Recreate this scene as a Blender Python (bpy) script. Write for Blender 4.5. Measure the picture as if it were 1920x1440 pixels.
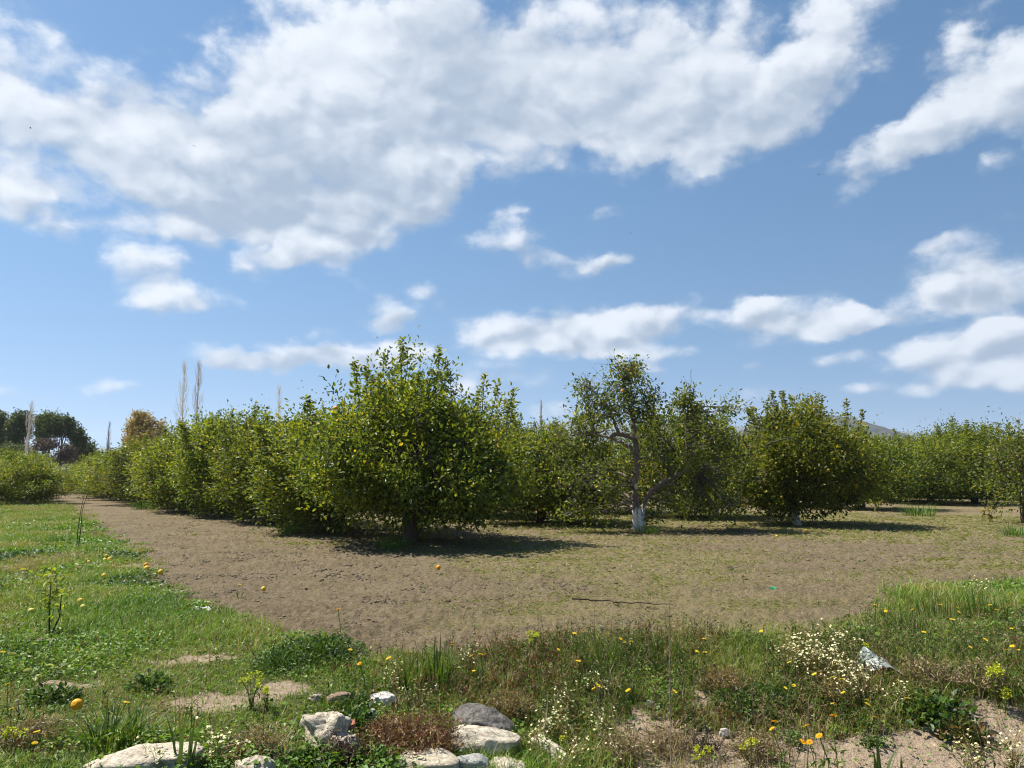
import bpy, math
import numpy as np
from mathutils import Vector, Matrix

for o in list(bpy.data.objects):
    bpy.data.objects.remove(o)
scene = bpy.context.scene
COL = scene.collection
R = math.radians

# ------------------------------------------------------------------ camera
F_PX, W_PX, H_PX = 1423.0, 1920.0, 1440.0
CAM_H = 1.6
PITCH = math.atan((888 - 720) / F_PX)
cam = bpy.data.cameras.new('camera')
cam.sensor_width = 36.0
cam.lens = 36.0 * F_PX / W_PX
cam.clip_start, cam.clip_end = 0.05, 40000
co = bpy.data.objects.new('camera', cam)
COL.objects.link(co)
co.location = (0, 0, CAM_H)
co.rotation_euler = (R(90) + PITCH, 0, 0)
scene.camera = co

# ------------------------------------------------------------------ light
SUN_EL, SUN_AZ = R(57), R(-70)          # azimuth from +Y towards +X
sun_vec = Vector((math.cos(SUN_EL) * math.sin(SUN_AZ), math.cos(SUN_EL) * math.cos(SUN_AZ), math.sin(SUN_EL)))
sl = bpy.data.lights.new('sun', 'SUN')
sl.energy = 5.0
sl.angle = R(0.53)
sl.color = (1.0, 0.95, 0.87)
so = bpy.data.objects.new('sun', sl)
COL.objects.link(so)
so.rotation_euler = sun_vec.to_track_quat('Z', 'Y').to_euler()
so.location = (-30, 10, 60)

scene.view_settings.view_transform = 'Standard'
scene.view_settings.look = 'None'
scene.view_settings.exposure = 1.0
scene.view_settings.gamma = 1.0
scene.cycles.max_bounces = 5
scene.cycles.diffuse_bounces = 3
scene.cycles.transmission_bounces = 3
scene.cycles.volume_bounces = 0
scene.cycles.pixel_filter_type = 'BLACKMAN_HARRIS'
scene.cycles.filter_width = 1.1
scene.cycles.use_denoising = True
scene.cycles.denoising_prefilter = 'ACCURATE'

# ------------------------------------------------------------------ projection helpers
def ray(px, py):
    u, v = (px - W_PX / 2) / F_PX, -(py - H_PX / 2) / F_PX
    c, s = math.cos(PITCH), math.sin(PITCH)
    return np.array([u, c - s * v, s + c * v])

def azel(px, py):
    d = ray(px, py)
    d = d / np.linalg.norm(d)
    return math.atan2(d[0], d[1]), math.asin(d[2])

# ------------------------------------------------------------------ world: sky and clouds
world = bpy.data.worlds.new('World')
scene.world = world
world.use_nodes = True
wt = world.node_tree
wt.nodes.clear()
world.cycles.sampling_method = 'NONE'

class NT:
    """small helper to build node trees"""
    def __init__(self, tree): self.t = tree
    def n(self, kind, **kw):
        nd = self.t.nodes.new(kind)
        for k, v in kw.items(): setattr(nd, k, v)
        return nd
    def link(self, a, b): self.t.links.new(a, b)
    def put(self, sock, v):
        if isinstance(v, bpy.types.NodeSocket): self.link(v, sock)
        elif v is not None: sock.default_value = v
    def math(self, op, a, b=None, c=None, clamp=False):
        nd = self.n('ShaderNodeMath', operation=op, use_clamp=clamp)
        self.put(nd.inputs[0], a); self.put(nd.inputs[1], b); self.put(nd.inputs[2], c)
        return nd.outputs[0]
    def vmath(self, op, a, b=None):
        nd = self.n('ShaderNodeVectorMath', operation=op)
        self.put(nd.inputs[0], a); self.put(nd.inputs[1], b)
        return nd.outputs[0]
    def noise(self, vec, scale, detail=4, rough=0.5, dist=0.0, color=False, dims='3D'):
        nd = self.n('ShaderNodeTexNoise', noise_dimensions=dims)
        if vec is not None: self.link(vec, nd.inputs['Vector'])
        nd.inputs['Scale'].default_value = scale
        nd.inputs['Detail'].default_value = detail
        nd.inputs['Roughness'].default_value = rough
        nd.inputs['Distortion'].default_value = dist
        return nd.outputs['Color' if color else 0]
    def mapr(self, v, a, b, c=0.0, d=1.0, smooth=False):
        nd = self.n('ShaderNodeMapRange', interpolation_type='SMOOTHSTEP' if smooth else 'LINEAR')
        self.put(nd.inputs[0], v)
        for i, x in enumerate((a, b, c, d)): self.put(nd.inputs[i + 1], x)
        return nd.outputs[0]
    def mix(self, f, a, b, blend='MIX'):
        nd = self.n('ShaderNodeMix', data_type='RGBA', blend_type=blend)
        self.put(nd.inputs[0], f); self.put(nd.inputs[6], a); self.put(nd.inputs[7], b)
        return nd.outputs[2]
    def attr(self, name):
        return self.n('ShaderNodeAttribute', attribute_name=name)

SKY_STRENGTH = 0.1
# (px, py, rx, ry, rotation in degrees counter-clockwise, weight) of the cloud masses, as directions in the sky
CLOUDS = [
    # the great overhead cloud
    (130, 200, 330, 150, -20, .9), (60, 330, 260, 90, -12, .55), (420, 230, 300, 170, 10, 1.0), (650, 130, 330, 190, 10, 1.1),
    (300, 340, 330, 120, -14, .9), (560, 330, 330, 150, 0, 1.0), (800, 200, 330, 190, 0, 1.0), (950, 90, 330, 190, 0, .95),
    (1080, 200, 260, 150, -10, .9), (1240, 190, 270, 130, 0, .85), (1400, 170, 260, 150, 20, .85), (1560, 90, 250, 120, 38, .95),
    (1230, 275, 190, 85, -12, .75), (1390, 225, 180, 80, 8, .6), (1150, 90, 200, 130, 0, .6), (740, 380, 200, 110, 28, .8),
    (640, 455, 130, 62, 20, .7), (500, 395, 210, 70, 0, .7), (850, 330, 130, 90, 30, .6), (1340, 60, 170, 110, 60, .6),
    (30, 375, 110, 55, -20, .55), (-120, 240, 260, 190, 0, .9), (280, 430, 110, 30, 0, .45),
    # the long cloud on the right
    (1610, 310, 150, 66, 17, 1.05), (1740, 240, 200, 78, 33, 1.0), (1890, 160, 190, 110, 36, 1.05), (2020, 120, 220, 160, 30, 1.0),
    (1780, 120, 130, 75, 45, .62), (1830, 20, 110, 50, 30, .5), (1850, 315, 120, 38, 15, .48),
    # small scattered ones
    (262, 500, 100, 55, -8, .85), (345, 560, 150, 42, -4, .95), (482, 494, 62, 34, 0, .75), (560, 480, 58, 36, 0, .75),
    (955, 462, 100, 52, 0, .88), (1060, 490, 110, 34, -8, .72), (1150, 488, 90, 24, 10, .7), (680, 560, 110, 55, -30, .5),
    (785, 550, 85, 36, -22, .52), (735, 598, 60, 26, 20, .5), (1140, 415, 60, 34, 30, .5), (1615, 468, 66, 26, 10, .55),
    (1745, 468, 60, 24, 10, .52), (135, 418, 90, 28, 0, .5), (960, 400, 60, 24, 20, .4),
    # heaped clouds low over the orchard
    (560, 674, 230, 40, 3, 1.15), (450, 682, 110, 28, 0, .8), (600, 655, 70, 40, 0, .9), (720, 665, 130, 36, 0, .85), (780, 655, 70, 34, 0, .6),
    (1060, 612, 250, 52, 2, 1.1), (1000, 640, 200, 38, 0, .8), (1220, 600, 130, 46, 8, .85), (1170, 640, 160, 34, 0, .7),
    (1460, 604, 200, 54, 0, 1.1), (1400, 585, 80, 36, 0, .7), (1560, 600, 110, 40, 0, .8), (1240, 664, 110, 24, 8, .7),
    (1255, 692, 60, 18, 0, .7), (1425, 688, 32, 14, 0, .6), (1850, 500, 160, 92, 8, 1.15), (1760, 560, 130, 44, 8, .9), (1900, 560, 200, 62, 0, 1.0),
    (1800, 650, 190, 46, 8, 1.1), (1930, 640, 170, 54, 0, 1.1), (1600, 670, 90, 22, 10, .55), (1800, 708, 150, 30, 6, 1.0), (1920, 712, 140, 34, 0, .9),
    (1035, 765, 60, 30, 0, .75), (1080, 760, 40, 18, 0, .5), (1610, 725, 80, 16, 8, .5), (230, 722, 90, 18, 0, .6), (155, 730, 50, 12, 0, .5), (0, 738, 60, 22, 0, .55),
    (75, 748, 40, 14, 0, .45), (900, 720, 150, 60, 0, .42), (1350, 760, 240, 40, 0, .45), (1180, 640, 60, 24, 0, .6),
    # out of the frame
    (-500, 300, 420, 260, 0, .9), (-700, 640, 420, 60, 0, .8), (2400, 300, 380, 200, 20, .9), (2500, 640, 360, 70, 0, 1.0), (900, -380, 700, 260, 5, .75), (2300, -300, 400, 240, 20, .8),
]
GREY = [(640, 330, 330, 150, 8, 1.0), (830, 80, 260, 150, 0, .8), (560, 350, 260, 80, 0, .6), (1130, 200, 170, 90, 0, .4), (450, 400, 260, 60, 0, .5), (200, 170, 180, 80, -20, .45),
        (1330, 215, 200, 60, 10, .35), (1850, 270, 160, 50, 30, .35), (930, 210, 200, 100, 0, .5), (1500, 210, 110, 70, 30, .4)]

SUN_SIDE = (-0.40, 0.92)          # on the sky near the view the sun lies up and to the left

def blob_sum(nt, vec, blobs, slope=False):
    """sum of soft ellipses; the turned ones share one turned copy of the direction per angle.
    slope: also how far each point lies on the sunward side of its ellipses"""
    turned, acc, acc2 = {}, None, None
    for (px, py, rx, ry, rot, w) in blobs:
        az, el = azel(px, py)
        k = abs(azel(px + 10, py)[0] - az) / 10
        e3 = abs(azel(px, py + 10)[1] - el) / 10
        rot = 8 * round(rot / 8)
        if rot not in turned:
            if rot == 0: turned[rot] = vec
            else:
                vr = nt.n('ShaderNodeVectorRotate', rotation_type='Z_AXIS')
                nt.link(vec, vr.inputs['Vector']); vr.inputs['Angle'].default_value = R(-rot)
                turned[rot] = vr.outputs[0]
        c, s_ = math.cos(R(-rot)), math.sin(R(-rot))
        cx, cy = c * az - s_ * el, s_ * az + c * el
        sx, sy = 1 / (rx * k), 1 / (ry * e3)
        ma = nt.n('ShaderNodeVectorMath', operation='MULTIPLY_ADD')
        nt.link(turned[rot], ma.inputs[0])
        ma.inputs[1].default_value = (sx, sy, 0); ma.inputs[2].default_value = (-cx * sx, -cy * sy, 0)
        ln = nt.n('ShaderNodeVectorMath', operation='LENGTH')
        nt.link(ma.outputs[0], ln.inputs[0])
        v = nt.math('MULTIPLY_ADD', ln.outputs['Value'], -w, w)
        v = nt.math('MAXIMUM', v, 0.0)
        acc = nt.math('ADD', v, acc) if acc is not None else v
        if slope:
            sl_ = (c * SUN_SIDE[0] - s_ * SUN_SIDE[1], s_ * SUN_SIDE[0] + c * SUN_SIDE[1], 0)
            dt = nt.n('ShaderNodeVectorMath', operation='DOT_PRODUCT')
            nt.link(ma.outputs[0], dt.inputs[0]); dt.inputs[1].default_value = sl_
            acc2 = nt.math('MULTIPLY_ADD', v, dt.outputs['Value'], acc2 if acc2 is not None else 0.0)
    return (acc, acc2) if slope else acc

w = NT(wt)
out = w.n('ShaderNodeOutputWorld')
bg = w.n('ShaderNodeBackground')
bg.inputs['Strength'].default_value = SKY_STRENGTH
w.link(bg.outputs[0], out.inputs[0])
tc = w.n('ShaderNodeTexCoord')
sp = w.n('ShaderNodeSeparateXYZ')
w.link(tc.outputs['Generated'], sp.inputs[0])
sky = w.n('ShaderNodeTexSky', sky_type='NISHITA')
sky.sun_disc = False
sky.sun_elevation = SUN_EL
sky.sun_rotation = SUN_AZ % (2 * math.pi)
sky.air_density, sky.dust_density, sky.ozone_density = 1.0, 0.25, 1.5
lift = w.n('ShaderNodeCombineXYZ')          # the thick creamy band of the sky model is kept below the horizon
w.link(sp.outputs[0], lift.inputs[0]); w.link(sp.outputs[1], lift.inputs[1])
w.link(w.math('MULTIPLY_ADD', w.math('MAXIMUM', sp.outputs[2], 0.0), 0.88, 0.21), lift.inputs[2])
w.link(w.vmath('NORMALIZE', lift.outputs[0]), sky.inputs[0])
az_ = w.math('ARCTAN2', sp.outputs[0], sp.outputs[1])
el_ = w.math('ARCSINE', sp.outputs[2])
cb = w.n('ShaderNodeCombineXYZ')
w.link(az_, cb.inputs[0]); w.link(el_, cb.inputs[1])
vec = cb.outputs[0]
stretch = w.vmath('MULTIPLY', vec, (1.0, 1.5, 1.0))
warp = w.vmath('SUBTRACT', w.noise(stretch, 8.0, 5, 0.6, 0.0, color=True, dims='2D'), (0.5, 0.5, 0.5))
warp = w.vmath('MULTIPLY', warp, (0.15, 0.085, 0.0))
wk = w.mapr(el_, 0.08, 0.50, 0.30, 1.0)          # clouds near the horizon are far off: finer ragged edges
wkv = w.n('ShaderNodeVectorMath', operation='SCALE')
w.link(warp, wkv.inputs[0]); w.link(wk, wkv.inputs['Scale'])
warp = wkv.outputs[0]
def lobes(v, scale, detail, rough):
    nd = w.n('ShaderNodeTexVoronoi', voronoi_dimensions='2D', feature='F1')
    w.link(v, nd.inputs['Vector'])
    nd.inputs['Scale'].default_value = scale; nd.inputs['Detail'].default_value = detail
    nd.inputs['Roughness'].default_value = rough
    return nd.outputs['Distance']
bill_v = w.vmath('ADD', stretch, w.vmath('MULTIPLY', warp, (0.5, 0.7, 0)))
fine = w.noise(w.vmath('ADD', stretch, (3.7, 1.9, 0)), 14.0, 9, 0.63, 0.0, dims='2D')
broad = w.noise(w.vmath('ADD', bill_v, (1.7, 5.9, 0)), 4.5, 3, 0.5, 0.0, dims='2D')
lob_a = lobes(bill_v, 11.0, 2.0, 0.5)
lob_b = lobes(w.vmath('ADD', bill_v, (-0.010, 0.024, 0)), 11.0, 2.0, 0.5)
fld, side = blob_sum(w, w.vmath('ADD', vec, warp), CLOUDS, True)
grey = blob_sum(w, w.vmath('ADD', vec, warp), GREY)
puff = w.math('MULTIPLY', w.math('SUBTRACT', fine, 0.5), 1.15)
puff = w.math('MULTIPLY_ADD', w.math('SUBTRACT', 0.36, lob_a), w.mapr(el_, 0.15, 0.5, 0.85, 0.62), puff)
puff = w.math('MULTIPLY_ADD', w.math('SUBTRACT', broad, 0.5), 1.15, puff)
dens = w.math('MULTIPLY_ADD', w.math('ADD', puff, w.mapr(el_, 0.12, 0.40, 0.30, 0.17)), w.mapr(fld, 0.0, 0.25), fld)
alpha = w.mapr(dens, 0.0, 0.86, 0, 0.96, smooth=True)
# the side turned to the sun is bright, thick parts and undersides are grey
lump = w.math('MULTIPLY', w.math('SUBTRACT', lob_b, lob_a), w.mapr(el_, 0.15, 0.5, 1.5, 0.55))
lump = w.math('MULTIPLY_ADD', w.math('SUBTRACT', broad, 0.5), 0.9, lump)
sidev = w.math('DIVIDE', side, w.math('ADD', fld, 0.15))
sh = w.math('MULTIPLY_ADD', sidev, 1.0, lump)
sh = w.math('MULTIPLY_ADD', w.mapr(fld, 0.5, 1.8, 0.0, 1.0), -0.10, sh)
sh = w.math('MULTIPLY_ADD', grey, -0.52, sh)
sh = w.mapr(sh, -0.90, 0.62, 0.0, 1.0, smooth=True)
ccol = w.mix(sh, (1.9, 2.35, 3.0, 1), (4.6, 4.8, 5.1, 1))
hs = w.n('ShaderNodeHueSaturation')
w.link(sky.outputs[0], hs.inputs['Color'])
hs.inputs['Saturation'].default_value = 1.22; hs.inputs['Value'].default_value = 0.68; hs.inputs['Hue'].default_value = 0.492
final = w.mix(alpha, hs.outputs[0], ccol)
w.link(final, bg.inputs['Color'])

# ------------------------------------------------------------------ noise in numpy
def _hash(ix, iy, seed):
    h = (ix.astype(np.int64) * 374761393 + iy.astype(np.int64) * 668265263 + seed * 974711) & 0xffffffff
    h = ((h ^ (h >> 13)) * 1274126177) & 0xffffffff
    return ((h ^ (h >> 16)) & 0xffff) / 65535.0

def vnoise(x, y, seed=0):
    ix, iy = np.floor(x), np.floor(y)
    fx, fy = x - ix, y - iy
    fx, fy = fx * fx * (3 - 2 * fx), fy * fy * (3 - 2 * fy)
    a, b = _hash(ix, iy, seed), _hash(ix + 1, iy, seed)
    c, d = _hash(ix, iy + 1, seed), _hash(ix + 1, iy + 1, seed)
    return (a * (1 - fx) + b * fx) * (1 - fy) + (c * (1 - fx) + d * fx) * fy

def fbm(x, y, seed=0, octaves=4, gain=0.5):
    s, a, tot = 0.0, 1.0, 0.0
    for k in range(octaves):
        s = s + a * vnoise(x, y, seed + k * 17); tot += a
        x, y, a = x * 2.03 + 11.3, y * 2.03 - 7.7, a * gain
    return s / tot

def sstep(a, b, x):
    t = np.clip((np.asarray(x, float) - a) / (b - a), 0, 1)
    return t * t * (3 - 2 * t)

# ------------------------------------------------------------------ lie of the land
def hbase(x, y):
    x, y = np.asarray(x, float), np.asarray(y, float)
    k = sstep(-1.9, 0.4, x)
    drop = sstep(7.0, 5.1, y) * (0.75 + 0.25 * sstep(2.2, 3.6, y))
    z = -0.36 * drop * k
    z = z + 0.05 * np.exp(-((y - 7.4) / 0.7) ** 2) * k
    z = z + 0.10 * np.exp(-((y - 9.0) / 1.5) ** 2) * sstep(3.6, 6.0, x)
    near = sstep(40, 20, y)
    z = z + 0.05 * (fbm(x * 0.45, y * 0.45, 5, 2) - 0.5) * near
    return z

def ground(px, py):
    d = ray(px, py)
    z = 0.0
    for _ in range(25):
        t = (z - CAM_H) / d[2]
        x, y = d[0] * t, d[1] * t
        z = 0.5 * z + 0.5 * float(hbase(x, y))
    return np.array([x, y, float(hbase(x, y))])

def poly_world(pts):
    return np.array([ground(px, py)[:2] for px, py in pts])

def inside(poly, x, y):
    r = np.zeros(x.shape, bool)
    n = len(poly)
    for i in range(n):
        x0, y0 = poly[i]; x1, y1 = poly[(i + 1) % n]
        if y0 == y1: continue
        c = ((y0 > y) != (y1 > y)) & (x < (x1 - x0) * (y - y0) / (y1 - y0) + x0)
        r ^= c
    return r

GRASS_POLY = poly_world([(-300, 934), (60, 938), (122, 946), (175, 985), (235, 1032), (262, 1058), (285, 1085), (330, 1112), (400, 1144), (470, 1166), (560, 1196), (690, 1230),
    (850, 1224), (950, 1208), (1100, 1197), (1300, 1194), (1450, 1204), (1560, 1190), (1640, 1154), (1700, 1114), (1790, 1104), (1920, 1099), (2500, 1090), (2900, 1800), (-900, 1800), (-1200, 960)])
SAND_POLY = poly_world([(1130, 1440), (1150, 1350), (1200, 1325), (1260, 1330), (1300, 1372), (1420, 1390), (1480, 1362), (1560, 1392), (1650, 1372), (1770, 1340), (1840, 1312), (1920, 1318), (2400, 1320), (2600, 1800), (1000, 1800)])
BARE = []
for (px, py, rx, ry) in [(112, 1288, 50, 9), (390, 1314, 100, 20), (515, 1296, 55, 14), (335, 1240, 64, 8), (60, 1205, 26, 8), (1290, 1308, 50, 10), (700, 1375, 40, 30), (240, 1062, 24, 6)]:
    c = ground(px, py); e = ground(px, py - ry)
    BARE.append((c[0], c[1], rx * c[1] / F_PX, e[1] - c[1]))

def masks(x, y):
    """share of grass and of bare sandy bank at a point"""
    wob = lambda s, f, a: a * (fbm(x * f, y * f, s, 3) - 0.5)
    g = np.zeros(x.shape)
    for k, (f, a) in enumerate(((1.2, 0.9), (3.0, 0.6), (7.0, 0.5))):
        sc = np.clip(np.hypot(x, y) / 9, 0.6, 2.5)
        g += inside(GRASS_POLY, x + wob(10 + k, f, a) * sc, y + wob(20 + k, f, a) * sc * 1.3)
    g /= 3
    s = np.zeros(x.shape)
    for k, (f, a) in enumerate(((2.0, 0.5), (6.0, 0.3))):
        s += inside(SAND_POLY, x + wob(30 + k, f, a), y + wob(40 + k, f, a))
    s /= 2
    for (cx, cy, rx, ry) in BARE:
        q = ((x - cx + wob(50, 5, .5)) / rx) ** 2 + ((y - cy + wob(51, 5, .5)) / ry) ** 2
        s = np.maximum(s, 1 - sstep(0.3, 1.7, q))
    return g, s

# ------------------------------------------------------------------ object helpers
def link(o, parent=None):
    COL.objects.link(o)
    if parent is not None: o.parent = parent
    return o

def tag(o, label=None, cat=None, group=None, kind=None):
    if label: o['label'] = label
    if cat: o['category'] = cat
    if group: o['group'] = group
    if kind: o['kind'] = kind
    return o

def empty(name, loc, label, cat, group=None, rz=0.0, sc=1.0):
    o = bpy.data.objects.new(name, None)
    o.empty_display_size = 0.2
    o.location = loc; o.rotation_euler = (0, 0, rz)
    o.scale = (sc, sc, sc) if not isinstance(sc, tuple) else sc
    link(o)
    return tag(o, label, cat, group)

def mesh_np(name, V, faces, col=None, mats=(), mat_idx=None, smooth=False):
    """faces: list of integer arrays (n, k)"""
    me = bpy.data.meshes.new(name)
    V = np.ascontiguousarray(V, np.float32)
    me.vertices.add(len(V))
    me.vertices.foreach_set('co', V.ravel())
    idx = np.concatenate([f.ravel() for f in faces]).astype(np.int32)
    tot = np.concatenate([np.full(len(f), f.shape[1], np.int32) for f in faces])
    start = np.concatenate([[0], np.cumsum(tot)[:-1]]).astype(np.int32)
    me.loops.add(len(idx)); me.loops.foreach_set('vertex_index', idx)
    me.polygons.add(len(tot))
    me.polygons.foreach_set('loop_start', start); me.polygons.foreach_set('loop_total', tot)
    if mat_idx is not None: me.polygons.foreach_set('material_index', np.asarray(mat_idx, np.int32))
    me.polygons.foreach_set('use_smooth', np.full(len(tot), smooth, bool))
    for m in mats: me.materials.append(m)
    if col is not None:
        at = me.attributes.new('col', 'FLOAT_COLOR', 'POINT')
        c4 = np.ones((len(V), 4), np.float32); c4[:, :3] = col
        at.data.foreach_set('color', c4.ravel())
    me.update(calc_edges=True)
    return me

def obj(name, me, parent=None, loc=(0, 0, 0), rz=0.0):
    o = bpy.data.objects.new(name, me)
    o.location = loc; o.rotation_euler = (0, 0, rz)
    return link(o, parent)

def unit(a):
    return a / np.maximum(np.linalg.norm(a, axis=-1, keepdims=True), 1e-9)

class Geo:
    """collects vertices, faces and colours for one mesh"""
    def __init__(self): self.V, self.F, self.C, self.M, self.n = [], [], [], [], 0
    def add(self, V, F, col, m=0):
        V = np.asarray(V, float)
        self.V.append(V)
        for f in F:
            self.F.append(np.asarray(f) + self.n); self.M.append(np.full(len(f), m))
        c = np.asarray(col, float)
        self.C.append(np.broadcast_to(c, (len(V), 3)) if c.ndim == 1 else c)
        self.n += len(V)
    def mesh(self, name, mats, smooth=False):
        return mesh_np(name, np.concatenate(self.V), self.F, np.concatenate(self.C), mats, np.concatenate(self.M), smooth)
    def tube(self, P, rad, sides=6, col=(1, 1, 1), m=0, cap=True):
        P = np.asarray(P, float); n = len(P)
        rad = np.broadcast_to(np.asarray(rad, float), (n,))
        T = unit(np.gradient(P, axis=0))
        a = np.array([0.31, 0.95, 0.1]) if abs(T[0][1]) < 0.9 else np.array([1.0, 0.1, 0.0])
        A = unit(np.cross(T, a)); B = np.cross(T, A)
        th = np.linspace(0, 2 * np.pi, sides, endpoint=False)
        V = (P[:, None] + rad[:, None, None] * (np.cos(th)[None, :, None] * A[:, None] + np.sin(th)[None, :, None] * B[:, None])).reshape(-1, 3)
        i = np.arange(n - 1)[:, None] * sides; j = np.arange(sides)[None]; k = (j + 1) % sides
        q = np.stack([i + j, i + k, i + sides + k, i + sides + j], -1).reshape(-1, 4)
        F = [q]
        if cap: F.append(np.arange(sides)[None] + (n - 1) * sides)
        self.add(V, F, col, m)
    def leaves(self, P, D, N, L, W, C, six=True, m=0, fold=0.18, droop=0.12):
        n = len(P)
        D = unit(D); N = unit(N - (N * D).sum(-1, keepdims=True) * D); S = np.cross(D, N)
        L = np.broadcast_to(L, (n,))[:, None]; W = np.broadcast_to(W, (n,))[:, None]
        if six:
            V = np.stack([P, P + D * L * .28 + S * W * .46 + N * W * fold, P + D * L * .68 + S * W * .38 + N * (W * fold - L * droop * .4), P + D * L - N * L * droop,
                          P + D * L * .68 - S * W * .38 + N * (W * fold - L * droop * .4), P + D * L * .28 - S * W * .46 + N * W * fold], 1)
            b = np.arange(n)[:, None] * 6
            F = [np.concatenate([b + [0, 1, 2, 3], b + [0, 3, 4, 5]])]
            rep = 6
        else:
            V = np.stack([P, P + D * L * .45 + S * W * .5 + N * W * fold, P + D * L - N * L * droop, P + D * L * .45 - S * W * .5 + N * W * fold], 1)
            b = np.arange(n)[:, None] * 4
            F = [np.concatenate([b + [0, 1, 2], b + [0, 2, 3]])]
            rep = 4
        C = np.broadcast_to(np.asarray(C, float), (n, 3))
        self.add(V.reshape(-1, 3), F, np.repeat(C, rep, 0), m)
    def blades(self, P, H, Wd, lean_dir, lean, C, m=0, tipc=1.0):
        """curved grass blades: two at the base, two in the middle, a tip"""
        n = len(P)
        H = np.broadcast_to(H, (n,))[:, None]; Wd = np.broadcast_to(Wd, (n,))[:, None]; lean = np.broadcast_to(lean, (n,))[:, None]
        ld = np.concatenate([np.cos(lean_dir)[:, None], np.sin(lean_dir)[:, None], np.zeros((n, 1))], 1)
        tw = lean_dir + np.pi / 2 + (np.arange(n) * 2.399 % 1.8 - .9)
        S = np.concatenate([np.cos(tw)[:, None], np.sin(tw)[:, None], np.zeros((n, 1))], 1) * Wd * .5
        up = np.array([0, 0, 1.0])
        M = P + up * H * .55 * np.sqrt(np.maximum(1 - (lean * .5) ** 2, .1)) + ld * H * lean * .25
        T = P + up * H * np.sqrt(np.maximum(1 - np.minimum(lean, .98) ** 2, .03)) + ld * H * lean * .95
        V = np.stack([P - S, P + S, M + S * .8, M - S * .8, T], 1)
        b = np.arange(n)[:, None] * 5
        C = np.broadcast_to(np.asarray(C, float), (n, 3))
        self.add(V.reshape(-1, 3), [b + [0, 1, 2, 3], b + [3, 2, 4]], np.repeat(C, 5, 0), m)

# ------------------------------------------------------------------ materials
def new_mat(name):
    m = bpy.data.materials.new(name); m.use_nodes = True
    m.node_tree.nodes.clear()
    t = NT(m.node_tree)
    return m, t, t.n('ShaderNodeOutputMaterial')

def leafy(name, rough=0.45, trans=0.3, vary=0.12, tint=(1.25, 1.3, 0.55), spec=0.5):
    m, t, o = new_mat(name)
    a = t.attr('col')
    oi = t.n('ShaderNodeObjectInfo')
    hs = t.n('ShaderNodeHueSaturation')
    t.link(a.outputs[0], hs.inputs['Color'])
    t.link(t.mapr(oi.outputs['Random'], 0, 1, 0.5 - vary * .05, 0.5 + vary * .05), hs.inputs['Hue'])
    t.link(t.mapr(oi.outputs['Random'], 0, 1, 1 - vary, 1 + vary), hs.inputs['Value'])
    p = t.n('ShaderNodeBsdfPrincipled')
    t.link(hs.outputs[0], p.inputs['Base Color'])
    p.inputs['Roughness'].default_value = rough
    p.inputs['Specular IOR Level'].default_value = spec
    tr = t.n('ShaderNodeBsdfTranslucent')
    t.link(t.mix(1.0, hs.outputs[0], (*tint, 1), 'MULTIPLY'), tr.inputs['Color'])
    mx = t.n('ShaderNodeMixShader'); mx.inputs[0].default_value = trans
    t.link(p.outputs[0], mx.inputs[1]); t.link(tr.outputs[0], mx.inputs[2])
    t.link(mx.outputs[0], o.inputs[0])
    return m

def rough_mat(name, scale=30, bump=0.4, dist=0.01, vary=(0.6, 1.25), rough=0.9):
    """colour attribute broken up by noise, with bump: bark, stone, soil lumps"""
    m, t, o = new_mat(name)
    a = t.attr('col'); tcn = t.n('ShaderNodeTexCoord')
    nz = t.noise(tcn.outputs['Object'], scale, 6, 0.62)
    k = t.mapr(nz, 0.28, 0.72, vary[0], vary[1])
    cbn = t.n('ShaderNodeCombineXYZ')
    for i in range(3): t.link(k, cbn.inputs[i])
    p = t.n('ShaderNodeBsdfPrincipled')
    t.link(t.mix(1.0, a.outputs[0], cbn.outputs[0], 'MULTIPLY'), p.inputs['Base Color'])
    p.inputs['Roughness'].default_value = rough
    p.inputs['Specular IOR Level'].default_value = 0.2
    b = t.n('ShaderNodeBump'); b.inputs['Strength'].default_value = bump; b.inputs['Distance'].default_value = dist
    t.link(t.noise(tcn.outputs['Object'], scale * 1.7, 7, 0.65), b.inputs['Height'])
    t.link(b.outputs[0], p.inputs['Normal'])
    t.link(p.outputs[0], o.inputs[0])
    return m

M_LEAF = leafy('citrus_leaf', 0.45, 0.41, 0.14, (1.5, 1.45, .45), 0.35)
M_GRASS = leafy('grass_blade', 0.5, 0.32, 0.05, (1.2, 1.25, .5), 0.35)
M_PETAL = leafy('petal', 0.6, 0.3, 0.05, (1.1, 1.05, .9), 0.2)
M_FAR = leafy('distant_foliage', 0.6, 0.2, 0.1, (1.1, 1.1, .6), 0.3)
M_BARK = rough_mat('bark', 22, 0.7, 0.012)
M_TWIG = rough_mat('twig', 30, 0.2, 0.004)
M_STONE = rough_mat('stone', 34, 1.0, 0.02, (0.45, 1.2))
M_FRUIT = rough_mat('peel', 60, 0.25, 0.002, (0.9, 1.08), 0.45)

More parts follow.
